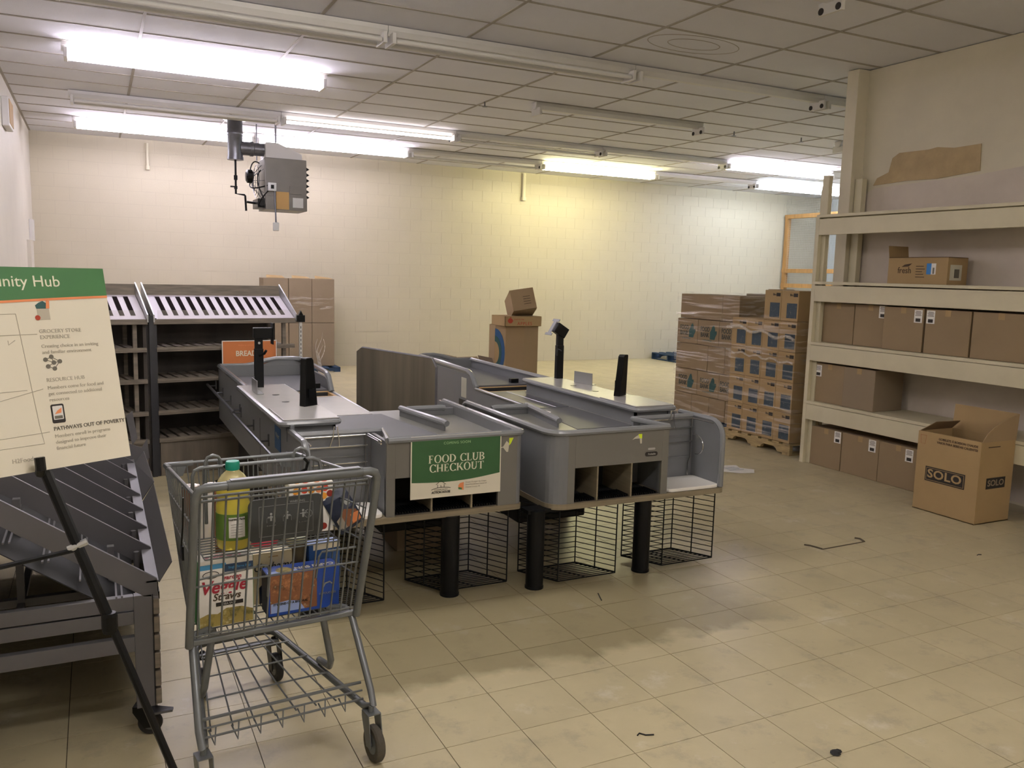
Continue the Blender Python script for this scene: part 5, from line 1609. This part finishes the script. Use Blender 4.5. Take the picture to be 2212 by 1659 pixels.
ZB = 0.479
t = groc('veggie_carton', 'white and green snack carton printed Veggie Straws, upright at the left of the cart basket', 'carton', -0.150, 0.305, ZB)
part('body', MB().box(-0.09, 0.09, -0.04, 0.04, 0, 0.235), 'boxwhite', t, bev=0.002)
part('green_side', MB().box(0.09, 0.0908, -0.04, 0.04, 0.0, 0.235).box(-0.0908, -0.09, -0.04, 0.04, 0, 0.235), 'gbox', t)
part('blue_band', MB().box(-0.09, 0.0, -0.041, -0.04, 0.205, 0.222), 'skyb', t)
part('blue_band', MB().box(-0.005, 0.09, -0.0415, -0.04, 0.190, 0.216), 'navy', t)
text(t, 'Single Serve Bags', 0.011, (0.045, -0.042, 0.204), 'S', 'skyb')
text(t, 'garden', 0.022, (0.02, -0.042, 0.170), 'S', 'redt', bold=0.0004, shear=0.15)
text(t, 'Veggie', 0.062, (-0.01, -0.042, 0.140), 'S', 'redt', bold=0.0014, shear=0.25, sx=0.95)
text(t, 'Straws', 0.034, (0.0, -0.042, 0.104), 'S', 'inkbrown', bold=0.0006, shear=0.25)
part('dark_band', MB().box(-0.035, 0.055, -0.0415, -0.04, 0.072, 0.085), 'ink', t)
text(t, 'SEA SALT', 0.010, (0.01, -0.0425, 0.0785), 'S', 'sticker')
part('straw_picture', MB().prism([(x, -0.041, z) for x, z in [(-0.088, 0.003), (0.088, 0.003), (0.088, 0.045), (0.05, 0.06), (0.0, 0.062), (-0.03, 0.045), (-0.06, 0.05), (-0.088, 0.04)]], (0, 0.001, 0)), 'straw', t)
ov = MB().tube([(-0.05 + 0.026 * math.cos(a), -0.0415, 0.186 + 0.012 * math.sin(a)) for a in [2 * PI * k / 18 for k in range(18)]], 0.0012, 4, closed=True)
part('oval_logo', ov, 'ink', t)
text(t, 'Veggie', 0.05, (0.0, -0.005, 0.2356), (0, 0, PI), 'pinkt', bold=0.001, shear=0.25)
part('oval_logo', MB().tube([(0.045 + 0.025 * math.cos(a), -0.028 + 0.008 * math.sin(a), 0.2358) for a in [2 * PI * k / 18 for k in range(18)]], 0.001, 4, closed=True), 'ink', t)

t = groc('graham_carton', 'cream carton with black script lettering behind the veggie straws', 'carton', 0.045, 0.43, ZB)
part('body', MB().box(-0.072, 0.072, -0.03, 0.03, 0, 0.188), 'gram', t, bev=0.002)
part('top_panel', MB().box(-0.071, 0.071, -0.029, 0.029, 0.1882, 0.1888), 'gramtop', t)
text(t, 'Grahams', 0.042, (0.0, -0.0305, 0.135), 'S', 'ink', bold=0.0002, shear=0.35, sx=0.95)
part('brand_mark', MB().box(-0.015, 0.02, -0.0306, -0.030, 0.170, 0.174), 'tan', t)
part('dark_picture', MB().prism([(x, -0.0305, z) for x, z in [(-0.05, 0.0), (0.06, 0.0), (0.06, 0.06), (0.02, 0.085), (-0.02, 0.09), (-0.05, 0.06)]], (0, 0.0005, 0)), 'pouchn', t)

t = groc('red_lid_tub', 'round tub with shiny red lid behind the cream carton', 'tub', 0.045, 0.515, ZB)
part('tub', MB().lathe([(0.040, 0), (0.044, 0.01), (0.046, 0.19)], (0, 0, 0), 24), 'boxwhite', t, smooth=True)
part('lid', MB().lathe([(0.049, 0.188), (0.050, 0.192), (0.050, 0.205), (0.046, 0.210)], (0, 0, 0), 24), 'ruby', t, smooth=True)

t = groc('glass_jar', 'brown glass jar with silvery green lid between the cream carton and the blue carton', 'jar', 0.145, 0.44, ZB)
part('jar', MB().lathe([(0.034, 0), (0.040, 0.01), (0.041, 0.15), (0.036, 0.185), (0.031, 0.195), (0.031, 0.205)], (0, 0, 0), 24), 'jarm', t, smooth=True)
part('lid', MB().lathe([(0.036, 0.202), (0.037, 0.205), (0.037, 0.22), (0.034, 0.224)], (0, 0, 0), 24), 'lidm', t, smooth=True)

t = groc('blue_carton', 'deep blue carton with pale top behind the royal blue drink carton', 'carton', 0.235, 0.425, ZB, rz=R(4))
part('body', MB().box(-0.062, 0.062, -0.035, 0.035, 0, 0.195), 'bluebox', t, bev=0.002)
part('pale_top', MB().box(-0.06, 0.06, -0.033, 0.033, 0.1952, 0.1962), 'bluepale', t)
part('pale_edge', MB().box(-0.045, 0.06, -0.0365, -0.035, 0.175, 0.196), 'gramtop', t)
part('cup_picture', MB().prism([(x, -0.0356, z) for x, z in [(-0.02, 0.07), (0.025, 0.07), (0.022, 0.125), (0.005, 0.138), (-0.012, 0.13)]], (0, 0.0005, 0)), 'pouchg', t)

t = groc('drink_carton', 'royal blue juice pouch carton with food picture, upright at the right front of the basket', 'carton', 0.120, 0.305, ZB, rz=R(-1))
part('body', MB().box(-0.128, 0.128, -0.045, 0.045, 0, 0.152), 'royal', t, bev=0.002)
part('food_picture', MB().box(-0.122, 0.045, -0.046, -0.045, 0.012, 0.148), 'pic', t)
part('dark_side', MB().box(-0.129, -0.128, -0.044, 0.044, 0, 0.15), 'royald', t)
part('pale_wave', MB().prism([(x, -0.0465, z) for x, z in [(-0.12, 0.012), (0.0, 0.012), (-0.02, 0.045), (-0.06, 0.052), (-0.12, 0.046)]], (0, 0.0005, 0)), 'bluepale', t)
text(t, "IT'S KIND OF A BIG DEAL", 0.011, (-0.05, -0.0472, 0.042), 'S', 'ink', bold=0.0003)
text(t, 'CAPRI SUN', 0.032, (0.045, -0.010, 0.1525), (0, 0, PI), 'boxwhite', bold=0.0009, sx=0.9)
part('lemon_picture', MB().lathe([(0.028, 0.1522), (0.028, 0.1526)], (-0.065, -0.01, 0), 18), 'straw', t)
part('pale_top', MB().box(-0.125, -0.02, -0.044, -0.012, 0.1519, 0.1522), 'bluepale', t)
part('dolphin_mark', MB().tube([(0.065, -0.0462, 0.075), (0.075, -0.0462, 0.092), (0.092, -0.0462, 0.096), (0.10, -0.0462, 0.088)], 0.003, 5), 'line', t)
text(t, '10 POUCHES', 0.011, (0.083, -0.0465, 0.055), 'S', 'line')

t = groc('mustard_bottle', 'small yellow plastic bottle lying under the oil bottle', 'bottle', -0.10, 0.44, ZB)
part('bottle', MB().lathe([(0.030, 0), (0.034, 0.01), (0.034, 0.14), (0.03, 0.19), (0.018, 0.21)], (0, 0, 0), 20), 'yellow', t, smooth=True)
part('cap', MB().lathe([(0.014, 0.21), (0.012, 0.235), (0.004, 0.25)], (0, 0, 0), 14), 'yellow', t, smooth=True)
for i, (u, v) in enumerate(((-0.155, 0.56), (-0.19, 0.64), (-0.115, 0.63))):
    t = groc('tall_canister', ['tall round canister with metal lid in the left of the basket behind the oil bottle', 'tall round canister in the far left front corner of the basket', 'tall round canister at the front of the basket, right of the corner one'][i], 'canister', u, v, ZB)
    part('can', MB().lathe([(0.030, 0), (0.031, 0.004), (0.031, 0.40), (0.030, 0.405)], (0, 0, 0), 20), 'pouchb' if i else 'boxwhite', t, smooth=True)
    part('lid', MB().lathe([(0.0315, 0.40), (0.0315, 0.408), (0.028, 0.408)], (0, 0, 0), 20), 'tin', t)

# ------------------------------------------------------------------ produce display in the left foreground
pr = thing('produce_rack', 'sloped grey steel produce display with dividers and wooden slat front, at the left edge', 'display rack', (0, 3.12, 0))
XF, XB = 0.14, -0.78
FLARE_A = [(0.144, 0.778), (0.181, 0.805), (0.205, 0.636), (0.175, 0.591)]
FLARE_B = [(0.143, 0.682), (0.21, 0.653), (0.241, 0.706), (0.25, 0.591), (0.195, 0.532), (0.112, 0.601)]
DY = [0.0, 0.37, 0.66, 0.95, 1.23, 1.61, 1.98]
for dy in DY:
    sl = 0.71
    xb = XB
    ztop = 0.591 + (0.163 - xb) * sl
    part('divider', MB().prism([(0.163, dy, 0.591), (xb, dy, ztop), (xb, dy, ztop - 0.085), (0.12, dy, 0.535), (0.163, dy, 0.53)], (0, 0.003, 0)), 'rackgrey', pr)
    part('divider_flange', MB().prism([(0.163, dy, 0.591), (xb, dy, ztop), (xb, dy, ztop + 0.003), (0.163, dy, 0.594)], (0, 0.014, 0)), 'rackgrey', pr)
part('front_lip', MB().box(0.128, 0.168, 0.0, 2.1, 0.583, 0.589), 'rackgrey', pr)
part('front_guard', MB().prism([(0.168, -0.005, 0.583), (0.168, 1.13, 0.583), (0.212, 1.0, 0.70), (0.204, -0.12, 0.692)], (0.002, 0, -0.002)), 'rackgrey', pr)
part('front_guard', MB().prism([(0.168, 1.17, 0.583), (0.168, 2.0, 0.583), (0.215, 1.95, 0.66), (0.214, 1.01, 0.705)], (0.002, 0, -0.002)), 'rackgrey', pr)
part('end_flare', MB().prism([(x, 2.08, z) for x, z in FLARE_B], (0, 0.003, 0)), 'rackgrey', pr)
part('end_flare', MB().prism([(x, 2.48, z) for x, z in FLARE_A], (0, 0.003, 0)), 'rackgrey', pr)
# sloped wire decking between dividers
wd = MB()
for i in range(8):
    x = 0.05 - i * 0.11
    z = 0.52 + (0.163 - x) * 0.71 - 0.06
    for k in (0, 0.018):
        wd.box(x - k - 0.004, x - k + 0.002, 0.0, 2.1, z, z + 0.006)
part('wire_deck', wd, 'rackgrey', pr)
for (x0_, x1_) in ((0.085, 0.145), (XB, XB + 0.05)):
    part('post', MB().box(x0_, x1_, 0.0, 0.035, 0.12, 0.54), 'rackgrey', pr, bev=0.002)
    part('post', MB().box(x0_, x1_, 2.06, 2.1, 0.12, 0.54), 'rackgrey', pr, bev=0.002)
for (za, zb, dy) in ((0.49, 0.54, 0.0), (0.435, 0.483, 0.004), (0.335, 0.39, 0.0)):
    part('rail', MB().box(XB + 0.05, 0.085, dy, dy + 0.03, za, zb), 'rackgrey', pr, bev=0.002)
for x_ in (-0.28, 0.02):
    part('upright', MB().box(x_ - 0.012, x_ + 0.012, 0.30, 0.33, 0.42, 0.60 + (0.14 - x_) * 0.71 - 0.05), 'rackgrey', pr)
    part('floor_bar', MB().box(x_ - 0.012, x_ + 0.012, 0.03, 2.06, 0.44, 0.46), 'rackgrey', pr)
for dy in (0.31, 1.2, 2.07):
    part('cross_bar', MB().box(XB + 0.05, 0.10, dy, dy + 0.03, 0.44, 0.47), 'rackgrey', pr)
for dy in DY[1:]:
    part('post', MB().tube([(0.11, dy - 0.02, 0.5), (0.11, dy - 0.02, 0.59)], 0.011, 6), 'rackgrey', pr)
part('side_skirt', MB().prism([(XB, 2.1, 0.12), (0.12, 2.1, 0.12), (0.14, 2.1, 0.58), (XB, 2.1, 1.24)], (0, 0.01, 0)), 'rackgrey', pr)
part('rear_panel', MB().box(XB - 0.01, XB, 0.0, 2.1, 0.12, 1.25), 'rackgrey', pr)
part('bin_liner', MB().prism([(0.10, 0.03, 0.44), (XB + 0.02, 0.03, 1.06), (XB + 0.02, 2.08, 1.06), (0.10, 2.08, 0.44)], (0, 0, -0.004)), 'dark', pr)
for k in range(6):
    z = 0.125 + k * 0.0675
    part('slat', MB().box(0.148, 0.168, 0.0, 2.1, z, z + 0.058), 'bwood', pr, bev=0.003)
part('slat_backing', MB().box(0.145, 0.148, 0.0, 2.1, 0.12, 0.54), 'dark', pr)
part('clamp', MB().box(0.168, 0.185, 0.35, 0.45, 0.40, 0.50).box(0.168, 0.19, 0.37, 0.43, 0.38, 0.41), 'blackp', pr)
for (x_, y_) in ((0.125, 0.04), (0.125, 2.0), (XB + 0.05, 0.04), (XB + 0.05, 2.0)):
    caster(pr, x_, y_, 0.042, 0.028, R(70), 'tyred', 0.12)
part('brake_pedal', MB().prism([(0.12, 0.0, 0.085), (0.20, -0.03, 0.10), (0.205, -0.01, 0.10), (0.13, 0.05, 0.095)], (0, 0, 0.008)), 'steel', pr)

# ------------------------------------------------------------------ poster board on its easel
br = Vector((0.066, 2.25, 1.225))
ee = Vector((0.875, 0.483, 0)).normalized()
tr_ = Vector((0.015, 2.335, 1.685))
uu = (tr_ - br)
uu = (uu - ee * uu.dot(ee)).normalized()
nn = ee.cross(uu).normalized()
BWd, BHt = 0.61, 0.468
bm3 = Matrix((ee, uu, nn)).transposed().to_4x4()
bm3.translation = br - ee * BWd
t = thing('poster_board', 'cream poster board headed Community Hub with floor plan and icons, held by a black easel', 'sign', (0, 0, 0))
t.matrix_world = bm3
# local axes: x along the bottom edge, y up the board, z towards the viewer
part('board', MB().box(0, BWd, 0, BHt, -0.005, 0), 'cream', t)
gp = [(0, BHt)] + [(BWd, BHt)] + [(BWd * (1 - i / 12), BHt - 0.068 - 0.012 * math.sin(i / 12 * PI / 2) - 0.02 * (i / 12) ** 2) for i in range(13)]
part('green_header', MB().prism([(x, y, 0.0004) for x, y in gp], (0, 0, 0.0006)), 'green', t)
ol = [(BWd * (1 - i / 12), BHt - 0.068 - 0.012 * math.sin(i / 12 * PI / 2) - 0.02 * (i / 12) ** 2) for i in range(13)]
part('orange_line', MB().prism([(x, y + 0.001, 0.0005) for x, y in ol] + [(x, y - 0.0045, 0.0005) for x, y in reversed(ol)], (0, 0, 0.0008)), 'orangeline', t)
text(t, 'Community Hub', 0.037, (0.500, BHt - 0.034, 0.0014), 'U', 'creamtext', align='RIGHT')


def bt(s, size, x, y, m='greytext', bold=0.0):
    text(t, s, size, (x, y, 0.001), 'U', m, align='LEFT', bold=bold)


x0 = 0.435
bt('GROCERY STORE', 0.0125, x0, 0.318)
bt('EXPERIENCE', 0.0125, x0, 0.304)
bt('Creating choice in an inviting', 0.0115, x0, 0.283)
bt('and familiar environment', 0.0115, x0, 0.269)
bt('RESOURCE HUB', 0.0125, x0, 0.204)
bt('Members come for food and', 0.0115, x0, 0.186)
bt('get connected to additional', 0.0115, x0, 0.172)
bt('resources', 0.0115, x0, 0.158)
bt('PATHWAYS OUT OF POVERTY', 0.0125, x0, 0.090, 'greytextd', 0.0002)
bt('Members enroll in programs', 0.0115, x0, 0.073)
bt('designed to improve their', 0.0115, x0, 0.059)
bt('financial future', 0.0115, x0, 0.045)
bt('H2Food.org', 0.014, 0.335, 0.030)
ic = part('bag_icon', MB().prism([(x0 + a, 0.345 + b, 0.0005) for a, b in [(0.003, 0.0), (0.030, 0.0), (0.030, 0.028), (0.003, 0.028)]], (0, 0, 0.0006)), 'greytext', t)
part('bag_icon', MB().prism([(x0 + a, 0.345 + b, 0.0008) for a, b in [(0.002, 0.026), (0.024, 0.026), (0.026, 0.038), (0.018, 0.044), (0.008, 0.040), (0.0, 0.034)]], (0, 0, 0.0006)), 'inkteal', t)
part('bag_icon', MB().prism([(x0 + a, 0.345 + b, 0.001) for a, b in [(0.023, 0.026), (0.031, 0.026), (0.033, 0.044), (0.026, 0.045)]], (0, 0, 0.0006)), 'orangeline', t)
part('bag_icon', MB().lathe([(0.006, 0.0009), (0.006, 0.0016)], (x0 + 0.002, 0.350, 0), 12), 'inkred', t)
nodes = [(0.008, 0.030), (0.022, 0.036), (0.026, 0.022), (0.012, 0.014), (0.026, 0.008), (0.040, 0.024)]
for a, b in nodes:
    part('network_icon', MB().lathe([(0.0052, 0.0006), (0.0052, 0.0014)], (x0 + a - 0.003, 0.222 + b, 0), 12), 'greytextd', t)
lk = MB()
for (i, j) in ((0, 1), (0, 2), (1, 2), (2, 3), (2, 5), (3, 4), (4, 5), (1, 5)):
    lk.tube([(x0 + nodes[i][0] - 0.003, 0.222 + nodes[i][1], 0.0006), (x0 + nodes[j][0] - 0.003, 0.222 + nodes[j][1], 0.0006)], 0.0007, 4)
part('network_icon', lk, 'greytextd', t)
part('phone_icon', MB().prism([(x0 + 0.015 + a, 0.125 + b, 0.0005) for a, b in rr(0.030, 0.044, 0.004)], (0, 0, 0.0006)), 'ink', t)
part('phone_icon', MB().prism([(x0 + 0.015 + a, 0.127 + b, 0.0012) for a, b in rr(0.023, 0.032, 0.002)], (0, 0, 0.0004)), 'paper', t)
part('phone_icon', MB().prism([(x0 + 0.006, 0.113, 0.0016), (x0 + 0.024, 0.113, 0.0016), (x0 + 0.024, 0.120, 0.0016), (x0 + 0.006, 0.120, 0.0016)], (0, 0, 0.0004)), 'greytextd', t)
part('phone_icon', MB().prism([(x0 + 0.007, 0.124, 0.0016), (x0 + 0.022, 0.126, 0.0016), (x0 + 0.024, 0.138, 0.0016), (x0 + 0.014, 0.132, 0.0016)], (0, 0, 0.0004)), 'orangeline', t)
pl = MB()
for pts in ([(0.30, 0.36), (0.345, 0.36), (0.345, 0.31), (0.30, 0.31), (0.30, 0.36)], [(0.05, 0.345), (0.30, 0.345)], [(0.05, 0.26), (0.33, 0.26), (0.33, 0.215), (0.30, 0.215), (0.30, 0.185), (0.39, 0.185)],
            [(0.39, 0.36), (0.345, 0.36)], [(0.39, 0.36), (0.405, 0.105)], [(0.405, 0.105), (0.41, 0.06), (0.05, 0.06)], [(0.05, 0.075), (0.425, 0.085)], [(0.30, 0.185), (0.05, 0.185)], [(0.05, 0.11), (0.425, 0.185)],
            [(0.345, 0.312), (0.43, 0.312)], [(0.365, 0.30), (0.365, 0.29), (0.38, 0.30)], [(0.15, 0.26), (0.15, 0.345)], [(0.2, 0.06), (0.2, 0.185)]):
    pl.tube([(x, y, 0.0005) for x, y in pts], 0.0008, 4)
part('floor_plan', pl, 'greytext', t)
part('green_tick', MB().box(0.302, 0.304, 0.018, 0.045, 0.0004, 0.001), 'palegreen', t)

# easel: a tripod of black tubes with hooks
t = thing('easel', 'thin black folding easel holding the poster board in the left foreground', 'easel', (-0.25, 2.15, 0))
o_ = Vector((-0.25, 2.15, 0))


def ez(p):
    return tuple(Vector(p) - o_)


def lerp(a, b, f):
    return tuple(Vector(a).lerp(Vector(b), f))


topc = (-0.42, 2.42, 1.74)
LT, LB = (-0.124, 2.175, 1.24), (0.285, 2.07, 0.0)
part('leg', MB().tube([ez(LT), ez(lerp(LT, LB, 0.32))], 0.0125, 8), 'black', t, smooth=True)
part('leg', MB().tube([ez(lerp(LT, LB, 0.30)), ez(LB)], 0.0095, 8), 'black', t, smooth=True)
part('leg', MB().tube([ez(LT), ez((-0.20, 2.27, 1.5)), ez(topc)], 0.010, 8), 'black', t, smooth=True)
part('knob', MB().lathe([(0.016, -0.03), (0.018, -0.02), (0.018, 0.012), (0.015, 0.02)], ez(lerp(LT, LB, 0.315)), 10), 'blackp', t)
part('collar', MB().tube([ez(Vector(lerp(LT, LB, 0.165)) + Vector((-0.02, -0.005, -0.004))), ez(Vector(lerp(LT, LB, 0.165)) + Vector((0.02, -0.005, 0.012)))], 0.0085, 8), 'alum', t)
part('hook', MB().tube([ez((-0.124, 2.175, 1.235)), ez((-0.124, 2.125, 1.225)), ez((-0.122, 2.115, 1.235)), ez((-0.124, 2.118, 1.262))], 0.011, 8), 'blackp', t, smooth=True)
part('crossbar', MB().tube([ez(lerp(LT, LB, 0.17)), ez((-0.62, 1.92, 1.02))], 0.006, 6), 'black', t)
part('leg', MB().tube([ez((-0.60, 1.90, 1.275)), ez((-0.78, 1.62, 0.0))], 0.0105, 8).tube([ez((-0.60, 1.90, 1.275)), ez(topc)], 0.010, 8), 'black', t, smooth=True)
part('leg', MB().tube([ez(topc), ez((-0.62, 2.95, 0.0))], 0.0105, 8), 'black', t, smooth=True)
for p in (LB, (-0.78, 1.62, 0.0), (-0.62, 2.95, 0.0)):
    part('rubber_foot', MB().lathe([(0.014, 0), (0.012, 0.03)], ez(p), 10), 'blackp', t)

# ------------------------------------------------------------------ turn lettering into meshes
dg = bpy.context.evaluated_depsgraph_get()
for o in [o for o in SC.objects if o.type == 'FONT']:
    me = bpy.data.meshes.new_from_object(o.evaluated_get(dg))
    me.name = 'lettering'
    n = bpy.data.objects.new('lettering', me)
    COL.objects.link(n)
    n.parent = o.parent
    n.location = o.location
    n.rotation_euler = o.rotation_euler
    n.scale = o.scale
    cu = o.data
    bpy.data.objects.remove(o)
    bpy.data.curves.remove(cu)
